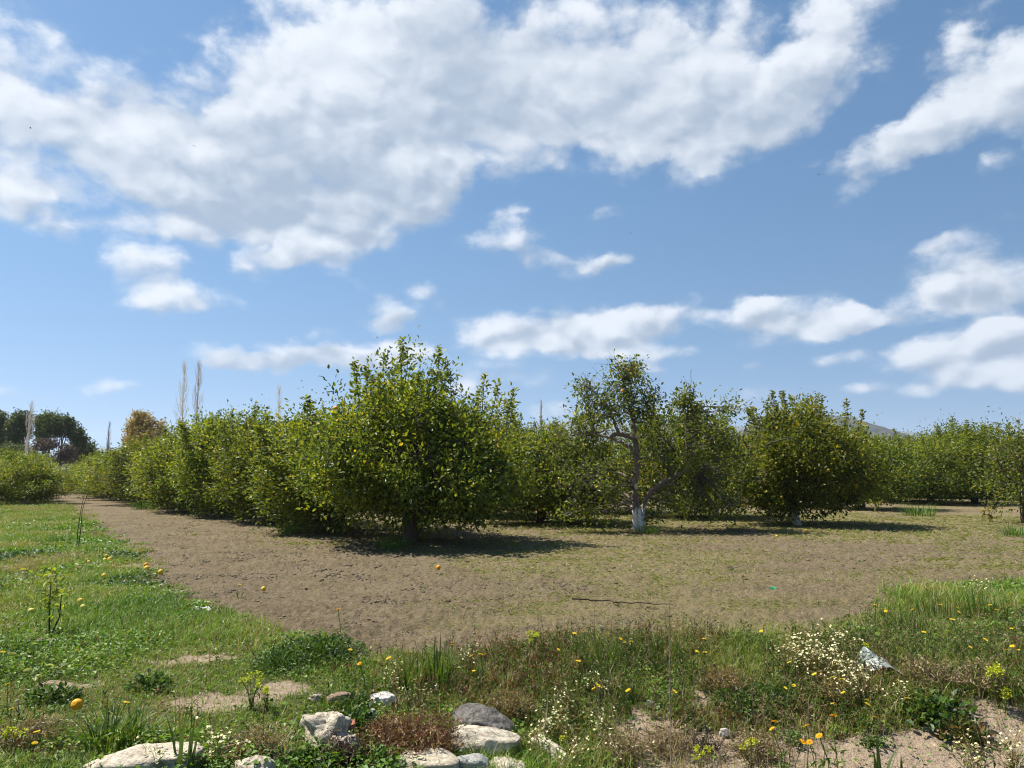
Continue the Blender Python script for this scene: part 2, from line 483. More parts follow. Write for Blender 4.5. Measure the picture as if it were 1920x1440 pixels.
# ------------------------------------------------------------------ the field: one sheet of earth
def build_field():
    r = [0.6]
    while r[-1] < 60: r.append(r[-1] * 1.0092)
    while r[-1] < 7000: r.append(r[-1] * 1.06)
    r = np.array(r)
    fine_ = np.arange(-44, 44.001, 0.115)
    coarse = np.arange(46, 314.1, 4.0)
    th = np.radians(np.concatenate([fine_, coarse]))
    nr, na = len(r), len(th)
    x = r[:, None] * np.sin(th)[None]; y = r[:, None] * np.cos(th)[None]
    g, s = masks(x, y)
    z = hbase(x, y)
    fade = sstep(60, 14, r)[:, None]
    # clods of tilled earth: ridged lumps at several sizes
    n1 = fbm(x * 3.1, y * 3.1, 101, 4, 0.6)
    n2 = fbm(x * 11.0, y * 11.0, 102, 3, 0.6)
    lump = np.abs(vnoise(x * 7.5, y * 7.5, 103) - .5) * 2
    wob_ = .25 * (fbm(x * .3, y * .3, 104, 2) - .5)
    track = sum(np.exp(-((y - c0 - sl0 * x + wob_) / .22) ** 2) for c0, sl0 in ((10.9, .10), (12.5, .10), (14.2, .03), (15.8, .03), (9.2, -.35), (10.7, -.35))) * .9
    track = np.clip(track, 0, .6)        # wheel tracks press the crumbs flat
    amp = (0.075 * (n1 - .5) + 0.085 * (n2 - .5) + 0.036 * (1 - lump) ** 2) * (1 - track)
    soft = 0.05 * (n1 - .5) + 0.03 * (n2 - .5)
    z = z + fade * (amp * (1 - g) + soft * g - .010 * track * (1 - g))
    V = np.stack([x, y, z], -1).reshape(-1, 3)
    V = np.concatenate([V, [[0, 0, hbase(0, 0)]]])
    i = np.arange(nr - 1)[:, None] * na; j = np.arange(na)[None]; k = (j + 1) % na
    q = np.stack([i + j, i + na + j, i + na + k, i + k], -1).reshape(-1, 4)
    c = np.stack([np.full(na, nr * na), np.arange(na), (np.arange(na) + 1) % na], -1)
    col = np.zeros((len(V), 3)); col[:-1, 0] = g.ravel(); col[:-1, 1] = s.ravel()
    # how much mown grass lies on the tilled earth
    cut = sstep(0.34, 0.70, fbm(x * .35, y * .35, 201, 4) + 0.12 * sstep(-1.0, 3.0, x - (y - 12) * -.15) - 0.10 * sstep(-1, -6, x) - 0.25 * np.exp(-((x + 2 + (y - 9) * .6) / 2.2) ** 2))
    cut *= 1 - 0.75 * np.exp(-((y - 10.6 - .1 * x) / .8) ** 2) * sstep(1, 5, x)
    col[:-1, 2] = cut.ravel()
    m, t, o = new_mat('earth')
    a = t.attr('col'); sp_ = t.n('ShaderNodeSeparateColor'); t.link(a.outputs[0], sp_.inputs[0])
    geo = t.n('ShaderNodeNewGeometry'); pos = geo.outputs['Position']
    na_ = t.noise(pos, 0.9, 5, 0.6); nb = t.noise(pos, 9, 5, 0.65); nc = t.noise(pos, 55, 4, 0.65)
    earth = t.mix(t.mapr(na_, .35, .65), (0.138, 0.107, 0.063, 1), (0.206, 0.163, 0.098, 1))
    earth = t.mix(t.mapr(nb, .45, .72), earth, (0.26, 0.195, 0.125, 1))
    earth = t.mix(t.mapr(nc, .52, .68), earth, (0.075, 0.052, 0.032, 1))
    straw = t.mix(t.mapr(nc, .35, .65), (0.165, 0.138, 0.058, 1), (0.27, 0.225, 0.11, 1))
    speck = t.mapr(t.math('ADD', t.noise(pos, 26, 6, 0.72), t.math('MULTIPLY', sp_.outputs[2], 0.16)), .57, .66)
    field = t.mix(t.math('MULTIPLY', speck, t.mapr(sp_.outputs[2], 0.0, 0.8, 0.15, .7)), earth, straw)
    sand = t.mix(t.mapr(nb, .3, .7), (0.34, 0.255, 0.175, 1), (0.48, 0.37, 0.26, 1))
    sand = t.mix(t.mapr(nc, .58, .75), sand, (0.18, 0.125, 0.08, 1))
    turf = t.mix(t.mapr(nb, .35, .65), (0.075, 0.085, 0.025, 1), (0.155, 0.145, 0.055, 1))
    c1 = t.mix(sp_.outputs[0], field, turf)
    c2 = t.mix(sp_.outputs[1], c1, sand)
    p = t.n('ShaderNodeBsdfPrincipled')
    p.inputs['Roughness'].default_value = 0.95; p.inputs['Specular IOR Level'].default_value = 0.1
    t.link(c2, p.inputs['Base Color'])
    b1 = t.n('ShaderNodeBump'); b1.inputs['Strength'].default_value = 1.0; b1.inputs['Distance'].default_value = 0.10
    t.link(t.noise(pos, 16, 7, 0.68), b1.inputs['Height'])
    t.link(b1.outputs[0], p.inputs['Normal'])
    t.link(p.outputs[0], o.inputs[0])
    me = mesh_np('field', V, [q, c], col, (m,), None, True)
    tag(obj('field', me), kind='structure')
build_field()

# ------------------------------------------------------------------ citrus trees
LEAF_COLS = np.array([(.034, .056, .012), (.086, .125, .019), (.162, .197, .028), (.252, .260, .036), (.34, .29, .035), (.54, .39, .035)])

def leaf_colours(rng, n, tone):
    """tone: 0 dark .. 1 yellowish, one value per leaf"""
    t = np.clip(tone * 3.3 + rng.normal(0, .8, n), 0, 4.0)
    i = np.floor(t).astype(int); f = (t - i)[:, None]
    c = LEAF_COLS[i] * (1 - f) + LEAF_COLS[np.minimum(i + 1, 5)] * f
    y = rng.random(n) < 0.012
    c[y] = LEAF_COLS[5]
    return c * rng.uniform(.85, 1.15, (n, 1))

def bend(rng, a, b, n, wob, sag=0.0):
    t = np.linspace(0, 1, n)[:, None]
    p = a * (1 - t) + b * t
    off = rng.normal(0, wob, (1, 3)) * np.sin(np.pi * t) + rng.normal(0, wob * .35, (n, 3)) * np.sin(np.pi * t)
    p = p + off
    p[:, 2] += sag * np.sin(np.pi * t[:, 0])
    return p

def citrus(name, seed, H=3.6, Rad=2.3, low=0.25, trunk_h=0.7, trunk_r=0.13, nclump=300, per=70, leaf=0.085, shoots=22, six=True,
           white=False, tone=0.45, stretch_y=1.0, spread=0.20, shoot_at=(), extra=(), hole=0.0, cone=0.12):
    rng = np.random.default_rng(seed)
    bark = (.105, .074, .052)
    G, T = Geo(), Geo()
    zc = low + (H - low) * 0.42
    up_h, dn_h = H - zc - .25, zc - low
    # lumps give the crown an uneven outline
    bd = unit(rng.normal(size=(16, 3))); ba = rng.uniform(-.36, .28, 16)
    def radius(d): return 1 + (ba[None] * np.exp(9 * (d @ bd.T - 1))).sum(1)
    d = unit(rng.normal(size=(nclump, 3)))
    rr = (0.34 + 0.66 * rng.random(nclump) ** .55) * radius(d)
    c = d * rr[:, None]
    sq = np.where(c[:, 2] < 0, 1.0 + 0.25 * (-c[:, 2]), 1.0 - cone * np.maximum(c[:, 2], 0) ** .8)
    c = np.stack([c[:, 0] * Rad * sq, c[:, 1] * Rad * sq * stretch_y, zc + np.where(c[:, 2] > 0, c[:, 2] * up_h, c[:, 2] * dn_h)], 1)
    c[:, 2] = np.maximum(c[:, 2], low * .6 + rng.random(nclump) * .25)
    if hole > 0:
        keep = rng.random(nclump) > hole * sstep(.75, .4, rr)
        c = c[keep]
    if len(extra): c = np.concatenate([c, np.asarray(extra, float)])
    # trunk and limbs
    base = np.array([0, 0, -.08]); fork = np.array([rng.normal(0, .06), rng.normal(0, .06), trunk_h])
    tp = bend(rng, base, fork, 6, .03)
    T.tube(tp, np.linspace(trunk_r * 1.25, trunk_r, 6), 9, bark)
    if white:
        T.C[-1] = np.where(T.V[-1][:, 2:3] < trunk_h * .8, np.array([[.62, .60, .55]]), np.array([bark]))
    nodes, nrad = [tp[-1]], [trunk_r * .7]
    nl = 5
    for k in range(nl):
        a = 2 * np.pi * (k + rng.random() * .6) / nl
        e = np.array([math.cos(a) * Rad * .55, math.sin(a) * Rad * .55 * stretch_y, zc + up_h * rng.uniform(.0, .5)])
        lp = bend(rng, fork, e, 7, .14, .12)
        T.tube(lp, np.linspace(trunk_r * .62, trunk_r * .2, 7), 7, bark)
        for q, rd in zip(lp[1:], np.linspace(trunk_r * .6, trunk_r * .2, 7)[1:]): nodes.append(q); nrad.append(rd)
        for _ in range(3):
            s_ = lp[rng.integers(2, 6)]
            e2 = s_ + np.array([rng.normal(0, .5) * Rad * .5, rng.normal(0, .5) * Rad * .5, rng.uniform(-.2, .6) * up_h])
            sp2 = bend(rng, s_, e2, 5, .08)
            T.tube(sp2, np.linspace(trunk_r * .3, trunk_r * .12, 5), 5, bark)
            for q in sp2[1:]: nodes.append(q); nrad.append(trunk_r * .15)
    e = np.array([rng.normal(0, .15), rng.normal(0, .15), zc + up_h * .55])
    lp = bend(rng, fork, e, 7, .08)
    T.tube(lp, np.linspace(trunk_r * .6, trunk_r * .2, 7), 7, bark)
    for q in lp[1:]: nodes.append(q); nrad.append(trunk_r * .2)
    nodes = np.array(nodes)
    for q in c:
        dd = np.linalg.norm(nodes - q, axis=1) + 0.6 * np.maximum(nodes[:, 2] - q[2], 0)
        a = nodes[dd.argmin()]
        T.tube(bend(rng, a, q, 4, .05, .04), np.linspace(.014, .006, 4), 4, (.10, .085, .06), cap=False)
    # leaves in clumps round the twig ends
    org = np.array([0, 0, trunk_h + .2])
    ax = unit(c - org) + np.array([0, 0, .35]); ax = unit(ax)
    nn = rng.integers(int(per * .45), int(per * 1.55), len(c))
    ci = np.repeat(np.arange(len(c)), nn); n = len(ci)
    sg = spread * rng.uniform(.7, 1.35, len(c))
    P = c[ci] + ax[ci] * rng.normal(0, 1.15, (n, 1)) * sg[ci][:, None] + rng.normal(0, .85, (n, 3)) * sg[ci][:, None]
    D = unit(P - c[ci]) * .7 + ax[ci] * .45 + rng.normal(0, .55, (n, 3)) + np.array([0, 0, -.12])
    Nn = np.array([0, 0, .5]) + .75 * ax[ci] + rng.normal(0, .6, (n, 3))
    ct = np.clip(rng.normal(tone, .17, len(c)), 0.02, 1)
    C = leaf_colours(rng, n, ct[ci])
    L = leaf * rng.uniform(.65, 1.3, n)
    keep = P[:, 2] > 0.04
    G.leaves(P[keep], D[keep], Nn[keep], L[keep], L[keep] * rng.uniform(.44, .6, keep.sum()), C[keep], six)
    # upright shoots that break the outline
    sh = [tuple(x) for x in shoot_at]
    for _ in range(shoots):
        a, q = rng.random() * 2 * np.pi, math.sqrt(rng.random()) * .85
        zz = zc + up_h * math.sqrt(max(1 - q * q, 0)) * rng.uniform(.82, 1.0)
        sh.append((math.cos(a) * q * Rad, math.sin(a) * q * Rad * stretch_y, zz, rng.uniform(.25, .75)))
    for (sx, sy, sz, ln) in sh:
        b0 = np.array([sx, sy, sz - .3]); tilt = np.array([sx, sy, 0]) * .12 + rng.normal(0, .1, 3)
        e0 = b0 + np.array([0, 0, ln + .3]) + tilt * ln
        pth = bend(rng, b0, e0, 5, .03)
        T.tube(bend(rng, nodes[np.linalg.norm(nodes - b0, axis=1).argmin()], b0, 4, .05), np.linspace(.02, .012, 4), 4, (.10, .085, .06), cap=False)
        T.tube(pth, np.linspace(.012, .004, 5), 4, (.10, .10, .05), cap=False)
        k = int(30 + ln * 95)
        tt = rng.random(k) ** .8
        P = b0 + (e0 - b0) * tt[:, None] + rng.normal(0, .022 + .085 * (1 - tt[:, None]), (k, 3))
        th = rng.random(k) * 2 * np.pi
        D = np.stack([np.cos(th), np.sin(th), rng.normal(.35, .4, k)], 1)
        Nn = np.array([0, 0, .8]) + rng.normal(0, .5, (k, 3))
        C = leaf_colours(rng, k, np.full(k, min(tone + .12, 1)))
        L = leaf * rng.uniform(.7, 1.25, k)
        G.leaves(P, D, Nn, L, L * .5, C, six)
    return T.mesh(name + '_trunk', (M_BARK,), True), G.mesh(name + '_crown', (M_LEAF,))

def plant_tree(meshes, x, y, label, rz=0.0, sc=1.0, group=None, name='citrus_tree', cat='tree'):
    z = float(hbase(x, y))
    t = empty(name, (x, y, z), label, cat, group, rz, sc)
    obj('trunk', meshes[0], t); obj('crown', meshes[1], t)
    return t

# rows of the orchard run away to the left; front ends of the rows lie along a slanting line
def at_depth(px, d): return (px - W_PX / 2) / F_PX * d

MAIN = ground(765, 1018)
k_ = MAIN[1] / F_PX
main_m = citrus('big_citrus', 3, H=4.02, Rad=2.75, low=.33, trunk_h=.66, trunk_r=.14, nclump=480, per=92, leaf=.104, shoots=24, spread=.175, tone=.46, cone=.38,
    shoot_at=[(-.22, 0, 4.15, .62), (-.62, .2, 3.95, .5), (-.05, -.3, 4.2, .35), (.6, .1, 4.05, .5), (.85, -.2, 3.85, .4), (-1.35, .2, 3.45, .55), (-2.3, -.2, 2.85, .55), (-2.45, .4, 2.9, .4), (1.7, 0, 3.45, .45), (2.3, .1, 2.95, .35)],
    extra=[(-2.45, -.3, 2.85), (-2.25, .1, 3.0), (-1.7, 0, 3.35), (-.2, -.2, 4.15), (.55, 0, 4.1), (.2, .3, 4.2), (-.6, .1, 3.95), (2.1, .2, 3.1), (.95, .1, 3.85)])
plant_tree(main_m, MAIN[0], MAIN[1], 'largest citrus tree in front, with short dark forked trunk and tall leafy shoots')

THIRD = ground(1497, 986)
third_m = citrus('wide_citrus', 8, H=3.95, Rad=2.5, low=.2, trunk_h=.5, trunk_r=.11, nclump=430, per=88, leaf=.106, shoots=22, tone=.52, spread=.18, cone=.3, white=True,
    shoot_at=[(-.28, 0, 3.7, .6), (.85, .1, 3.5, .55), (-1.2, 0, 3.1, .6), (-.9, .3, 3.2, .5), (1.55, 0, 3.0, .5), (.4, 0, 3.65, .35)])
plant_tree(third_m, THIRD[0], THIRD[1], 'yellowish green citrus tree with a broad shadow, just right of the whitewashed tree')

# the pruned tree with the whitewashed trunk
def pruned_tree():
    rng = np.random.default_rng(21)
    B = ground(1196, 996); s = B[1] / F_PX
    def L(px, py, dy=0.0): return np.array([(px - 1196) * s, dy, (996 - py) * s])
    bark, lime, cutc = np.array((.19, .145, .11)), np.array((.80, .78, .73)), np.array((.62, .50, .33))
    T, G = Geo(), Geo()
    def limb(pts, r, sides=10):
        P = np.array(pts); n = 26
        tt = np.linspace(0, len(P) - 1, n); P2 = np.stack([np.interp(tt, np.arange(len(P)), P[:, k]) for k in range(3)], 1)
        for _ in range(3): P2[1:-1] = .25 * P2[:-2] + .5 * P2[1:-1] + .25 * P2[2:]
        P2 += rng.normal(0, .008, P2.shape)
        T.tube(P2, np.interp(tt, np.arange(len(P)), r), sides, bark)
        vz = T.V[-1]; pn = fbm(vz[:, 0] * 22 + vz[:, 1] * 31, vz[:, 2] * 9, 81, 3)[:, None]
        kk = sstep(.70, .52, vz[:, 2:3] + .35 * (pn - .5)) * sstep(.86, .70, pn)
        T.C[-1] = bark * (1 - kk) + lime * kk * (.86 + .28 * pn)
        return P2
    a = limb([L(1192, 1003), L(1191, 975), L(1190, 945), L(1191, 915), L(1197, 880), L(1197, 850), L(1194, 826)], [.085, .07, .066, .075, .085, .082, .07])
    a2 = limb([L(1202, 1003, -.03), L(1201, 975, -.04), L(1198, 950, -.02), L(1194, 925)], [.075, .062, .055, .045])
    b = limb([L(1194, 826), L(1180, 820), L(1162, 816), L(1150, 822, .1)], [.075, .07, .06, .045])
    c = limb([L(1194, 830), L(1195, 808, .1), L(1190, 785, .1), L(1180, 745), L(1172, 712)], [.075, .06, .045, .03, .015])
    d = limb([L(1206, 985, .05), L(1207, 958, .05), L(1214, 930), L(1238, 910), L(1268, 896), L(1292, 884), L(1305, 888)], [.05, .058, .066, .076, .07, .058, .04])
    e = limb([L(1191, 920), L(1185, 900, .2), L(1172, 890, .4), L(1150, 888, .6)], [.05, .045, .035, .02])
    f = limb([L(1290, 885), L(1293, 850, .1), L(1290, 800, .1), L(1298, 755, .1), L(1300, 722, .1)], [.03, .022, .018, .012, .005], 5)
    g_ = limb([L(1162, 816), L(1150, 780, -.2), L(1128, 750, -.3), L(1110, 735, -.3)], [.04, .03, .02, .008], 6)
    back = [limb([L(1191, 940), L(1165, 920, .6), L(1130, 905, 1.3), L(1085, 880, 1.9)], [.045, .04, .03, .014], 6), limb([L(1190, 955), L(1160, 940, .7), L(1120, 935, 1.4), L(1065, 930, 2.0)], [.04, .035, .026, .012], 6),
            limb([L(1196, 850), L(1165, 825, .6), L(1120, 810, 1.2), L(1070, 815, 1.8)], [.045, .04, .028, .012], 6), limb([L(1130, 905, 1.3), L(1110, 870, 1.7), L(1090, 835, 1.8)], [.028, .02, .01], 5)]
    # pale sawn ends
    for q, rr in ((L(1197, 822, -.06), .05), (L(1174, 814, -.07), .035), (L(1193, 914, -.11), .055)):
        th = np.linspace(0, 2 * np.pi, 12, endpoint=False)
        V = q + np.stack([np.cos(th) * rr, -.02 - 0 * th + .3 * rr * np.sin(th), np.sin(th) * rr * 1.5], 1)
        V = np.concatenate([V, q[None] + [[0, -.035, 0]]])
        T.add(V, [np.stack([np.arange(12), (np.arange(12) + 1) % 12, np.full(12, 12)], 1)], cutc)
    cl = []
    def area(px0, py0, px1, py1, n, dy=1.0, off=0.0):
        for _ in range(n): cl.append(L(rng.uniform(px0, px1), rng.uniform(py0, py1), off + rng.normal(0, dy)))
    area(1080, 728, 1170, 800, 20, .6); area(1145, 690, 1200, 770, 24, .35); area(1172, 690, 1198, 715, 9, .12); area(1195, 735, 1225, 790, 12, .4)
    area(1045, 780, 1165, 880, 64, .4, 1.7); area(1035, 870, 1140, 975, 76, .4, 1.9); area(1100, 850, 1185, 950, 20, .3, 2.0); area(1100, 720, 1160, 790, 14, .5); area(1205, 800, 1260, 880, 14, .6); area(1215, 755, 1240, 800, 6, .3)
    area(1285, 730, 1305, 790, 9, .15); area(1290, 765, 1385, 850, 46, .6); area(1280, 850, 1400, 965, 70, .8, .4); area(1240, 905, 1330, 965, 14, .6); area(1272, 740, 1290, 775, 4, .1)
    area(1200, 965, 1225, 992, 4, .2); area(1045, 860, 1150, 972, 40, .3, -.8)
    cl = np.array(cl); cl[:, 2] = np.maximum(cl[:, 2], .35)
    nodes = np.concatenate([a[8:], b, c, d[8:], e, f, g_] + back)
    for q in cl:
        dd = np.linalg.norm(nodes - q, axis=1) + .5 * np.maximum(nodes[:, 2] - q[2], 0)
        n0 = nodes[dd.argmin()]
        T.tube(bend(rng, n0, q, 5, .09, .05), np.linspace(.017, .006, 5), 4, (.13, .11, .085), cap=False)
        for _ in range(4):
            T.tube(bend(rng, q, q + rng.normal(0, .22, 3) + [0, 0, .12], 3, .02), np.linspace(.006, .003, 3), 3, (.17, .145, .11), cap=False)
    nn = rng.integers(22, 66, len(cl)); ci = np.repeat(np.arange(len(cl)), nn); n = len(ci)
    P = cl[ci] + rng.normal(0, .155, (n, 3))
    D = rng.normal(0, .7, (n, 3)) + unit(P - cl[ci]) * .5 + [0, 0, .1]
    Nn = np.array([0, 0, .7]) + rng.normal(0, .6, (n, 3))
    ct = np.clip(rng.normal(.40, .16, len(cl)), 0, 1)
    Lf = .105 * rng.uniform(.65, 1.25, n)
    G.leaves(P, D, Nn, Lf, Lf * .5, leaf_colours(rng, n, ct[ci]), True)
    t = empty('citrus_tree', B, 'half bare pruned citrus tree with a whitewashed trunk and a crooked limb reaching right', 'tree')
    obj('trunk', T.mesh('pruned_trunk', (M_BARK,), True), t); obj('crown', G.mesh('pruned_crown', (M_LEAF,)), t)
    return t
pruned_tree()

# thin tree cut by the right edge of the picture
EDGE = ground(1916, 982)
edge_m = citrus('thin_citrus', 33, H=3.2, Rad=1.25, low=.5, trunk_h=1.1, trunk_r=.07, nclump=105, per=46, leaf=.092, shoots=10, tone=.42, spread=.22, hole=.4)
plant_tree(edge_m, EDGE[0] + .1, EDGE[1], 'thin sparse young citrus tree at the right edge of the picture')

# everything else in the orchard: a few crowns, copied with their own turn and size
KINDS = [citrus('orchard_citrus', 50 + k, H=h, Rad=rd, low=lo, nclump=int(nc * 1.12), per=72, leaf=.114, spread=.18, shoots=sh, six=False, tone=tn, trunk_h=.5, white=(k == 2))
         for k, (h, rd, lo, nc, sh, tn) in enumerate([(3.4, 2.45, .18, 330, 16, .46), (3.7, 2.3, .2, 320, 26, .40), (3.3, 2.5, .25, 330, 12, .55), (3.9, 2.2, .2, 310, 30, .46), (3.2, 2.2, .3, 270, 20, .35)])]
ORD = ['second', 'third', 'fourth', 'fifth', 'sixth', 'seventh', 'eighth', 'ninth', 'tenth', 'eleventh', 'twelfth', 'thirteenth', 'fourteenth', 'fifteenth', 'sixteenth']
rowv = np.array([-0.574, 0.819])
rt = np.random.default_rng(77)
def orchard(px_list_origin, ks, fn, step=4.6, jit=.35, hs=None, group=None, wide=1.0):
    for i, k in enumerate(ks):
        p = np.array(px_list_origin) + rowv * step * k + rt.normal(0, jit, 2)
        kind = KINDS[rt.integers(0, 5)]
        h = hs[i] if hs else rt.uniform(.92, 1.1)
        r_ = rt.uniform(.94, 1.08) * wide
        lab, grp_ = fn(i, k)
        plant_tree(kind, p[0], p[1], lab, rt.uniform(0, 6.28), (r_, r_, h), grp_)
orchard(MAIN[:2], range(1, 14), lambda i, k: ('%s citrus tree of the long hedge-like row running left from the largest tree' % ORD[i], 'citrus trees of the long left row'),
        step=4.55, jit=.25, hs=[.86, .90, 1.02, .93, .92, .90, .88, .86, .85, .83, .82, .79, .77], wide=1.14)
WB = ground(1196, 996)
orchard(WB[:2], range(1, 6), lambda i, k: ('%s citrus tree of the row behind the whitewashed pruned tree' % ORD[i], 'citrus trees of the whitewashed row'), jit=.3)
orchard(THIRD[:2], range(1, 6), lambda i, k: ('%s citrus tree of the row behind the yellowish green tree' % ORD[i], 'citrus trees of the third row'), jit=.3)
names = ['between the broad yellowish tree and the blue hill', 'below the grey wooded hill', 'right of the grey wooded hill', 'with a grass tuft in front', 'near the right edge', 'behind the thin young tree', 'beyond the right edge']
for j, (px, py) in enumerate([(1628, 954), (1735, 944), (1835, 944), (1920, 938), (2010, 938), (2100, 934)]):
    g0 = ground(px, py)
    place = ['first', 'second', 'third', 'fourth', 'fifth', 'sixth'][j]
    orchard(g0[:2], range(0, 3), wide=1.2, hs=[1.12, 1.02, 1.05], fn=lambda i, k: (('front citrus tree of the %s row from the broad yellowish tree towards the right edge' % place, 'front trees of the right rows') if k == 0
            else ('citrus tree standing behind the front trees of the right rows', 'trees deep in the right rows')), step=5.0, jit=.4)
# the block left of the grassy strip
LT = ground(40, 946)
orchard(LT[:2], range(0, 3), lambda i, k: (['rounded dark citrus tree standing on the grass left of the dirt path', 'citrus tree just behind the rounded tree left of the path', 'farthest citrus tree left of the dirt path'][i], 'citrus trees left of the path'), step=5.5, jit=.1, hs=[.78, .74, .72])

# ------------------------------------------------------------------ distant trees
def crown_cloud(rng, blobs, n, leaf, cols, flat=.5):
    """leaf clumps through a set of ellipsoids (x, y, z, rx, ry, rz)"""
    G = Geo()
    vol = np.array([b[3] * b[4] * b[5] for b in blobs]) ** .7; vol = vol / vol.sum()
    for b, f in zip(blobs, vol):
        k = max(int(n * f / 14), 4)
        d = unit(rng.normal(size=(k, 3))) * (rng.random((k, 1)) ** .4)
        c = np.array(b[:3]) + d * np.array(b[3:6])
        ci = np.repeat(np.arange(k), 14); m = len(ci)
        P = c[ci] + rng.normal(0, leaf * 1.1, (m, 3))
        D = rng.normal(size=(m, 3)); Nn = np.array([0, 0, flat]) + rng.normal(0, .5, (m, 3)) + d[ci] * .4
        tone = np.clip(rng.normal(.5, .25, k), 0, 1)[ci][:, None]
        C = (np.array(cols[0]) * (1 - tone) + np.array(cols[1]) * tone) * rng.uniform(.8, 1.2, (m, 1))
        L = leaf * rng.uniform(.6, 1.4, m)
        G.leaves(P, D, Nn, L, L * .7, C, False)
    return G

def far_tree(px, d, top_py, blobs_px, label, cols, leaf=.3, n=5000, bark=(.09, .075, .06), name='tree', group=None, seed=0, tr=.22, limbs=True):
    """blobs_px: (px, py, rx, ry) of the crown's masses, turned into metres at distance d with their own depth"""
    rng = np.random.default_rng(900 + seed)
    y = d; x = at_depth(px, d); s = d / F_PX
    zz = lambda py: CAM_H + (888 - py) * s
    bl = [((bx - px) * s, rng.normal(0, .5 * rx * s), zz(by), rx * s, rx * s * 1.0, ry * s) for bx, by, rx, ry in blobs_px]
    t = empty(name, (x, y, 0), label, 'tree', group)
    T = Geo()
    zlow = min(b[2] for b in bl)
    fork = np.array([0, 0, max(zlow * .45, 1.0)])
    T.tube(bend(rng, np.array([0, 0, -.1]), fork, 5, .1), np.linspace(tr * 1.3, tr, 5), 7, bark)
    for b in bl:
        T.tube(bend(rng, fork, np.array(b[:3]), 6, .25, -.1), np.linspace(tr * .7, tr * .2, 6), 5, bark)
    obj('trunk', T.mesh('far_trunk', (M_BARK,), True), t)
    obj('crown', crown_cloud(rng, bl, n, leaf, cols).mesh('far_crown', (M_FAR,)), t)

DARK = ((.045, .070, .018), (.165, .200, .055))
far_tree(-4, 120, 772, [(-8, 795, 22, 24), (2, 785, 12, 14), (0, 825, 14, 18), (8, 805, 8, 22)], 'tall dark tree cut by the left edge, behind the citrus', DARK, seed=1, name='dark_tree', n=6000)
far_tree(32, 118, 773, [(36, 788, 15, 15), (24, 803, 12, 16), (40, 808, 14, 20), (26, 828, 14, 14), (45, 783, 8, 9)], 'dark tree with a notched top left of the pale bare poplar', DARK, seed=2, name='dark_tree', n=6500)
far_tree(86, 116, 775, [(92, 792, 24, 17), (75, 800, 10, 20), (102, 800, 16, 18), (84, 818, 14, 14)], 'broad domed dark tree right of the pale bare poplar', DARK, seed=3, name='dark_tree', n=7000)
far_tree(118, 116, 783, [(124, 792, 10, 9), (132, 802, 9, 9), (112, 812, 8, 6), (128, 812, 8, 4)], 'dark tree with an open crown showing sky through its limbs', DARK, seed=4, name='dark_tree', n=3200)
far_tree(146, 116, 805, [(152, 812, 7, 7), (143, 822, 9, 7), (158, 824, 6, 5), (148, 838, 11, 10)], 'smaller dark tree leaning right at the end of the dark group', DARK, seed=5, name='dark_tree', n=3200)
far_tree(166, 122, 832, [(168, 842, 9, 9), (158, 850, 10, 9), (178, 854, 6, 7), (150, 858, 12, 10)], 'low dark bushy tree beside the path gap, lowest of its group', DARK, seed=6, name='dark_tree', n=3500)
far_tree(95, 100, 828, [(82, 836, 18, 9), (104, 834, 16, 9), (130, 846, 16, 14), (118, 860, 22, 14)], 'leafless brownish mauve thicket tree behind the rounded citrus', ((.07, .05, .04), (.15, .115, .09)), leaf=.2, seed=7, name='bare_tree', n=5000)
far_tree(20, 112, 838, [(10, 848, 24, 14), (45, 850, 20, 14)], 'dark low tree under the tall dark trees at the far left', DARK, seed=17, name='dark_tree', n=4000)
far_tree(270, 105, 768, [(262, 790, 16, 20), (250, 806, 15, 22), (280, 800, 14, 18), (300, 802, 10, 18), (266, 826, 22, 22), (292, 822, 18, 18), (244, 828, 10, 16), (256, 778, 8, 9)],
         'ochre yellow willow-like tree rising behind the left hedge row', ((.26, .18, .05), (.55, .42, .13)), leaf=.24, seed=8, name='ochre_tree', n=9000, bark=(.2, .15, .09))

def poplar(px, d, top_py, half_px, label, seed, pale=(.72, .69, .62), n=140):
    rng = np.random.default_rng(seed)
    s = d / F_PX; Hh = CAM_H + (888 - top_py) * s; Rr = half_px * s
    t = empty('bare_poplar', (at_depth(px, d), d, 0), label, 'tree', 'bare poplars on the skyline')
    T = Geo()
    tp = bend(rng, np.array([0, 0, -.1]), np.array([0, 0, Hh]), 12, .12)
    T.tube(tp, np.linspace(.26, .02, 12), 7, np.array(pale) * .9)
    obj('trunk', T.mesh('poplar_trunk', (M_BARK,), True), t)
    B = Geo()
    for _ in range(n):
        z0 = Hh * rng.uniform(.12, .93); a = rng.random() * 2 * np.pi
        env = Rr * (1.15 * math.sin(np.pi * min(z0 / Hh, 1) ** .75) ** .9 + .06)
        ln = min(Hh * rng.uniform(.06, .17), Hh - z0)
        b0 = np.array([0, 0, z0]); q = env * rng.uniform(.3, 1.05)
        P = np.array([b0, b0 + [math.cos(a) * q * .65, math.sin(a) * q * .65, ln * .45], b0 + [math.cos(a) * q, math.sin(a) * q, ln]])
        B.tube(P, np.linspace(.04, .01, 3), 3, pale, cap=False)
        for _ in range(3):
            c = P[1] + (P[2] - P[1]) * rng.random()
            B.tube(np.array([c, c + [rng.normal(0, .18), rng.normal(0, .18), rng.uniform(.4, 1.1)]]), [.02, .008], 3, pale, cap=False)
    obj('branches', B.mesh('poplar_branches', (M_TWIG,)), t)
poplar(340, 150, 678, 13, 'left one of the pair of tall bare poplars above the hedge row', 1)
poplar(368, 152, 678, 12, 'right one of the pair of tall bare poplars above the hedge row', 2, (.56, .54, .50))
poplar(521, 185, 724, 10, 'lone bare poplar half hidden by the hedge row near the largest tree', 3, (.74, .70, .62))
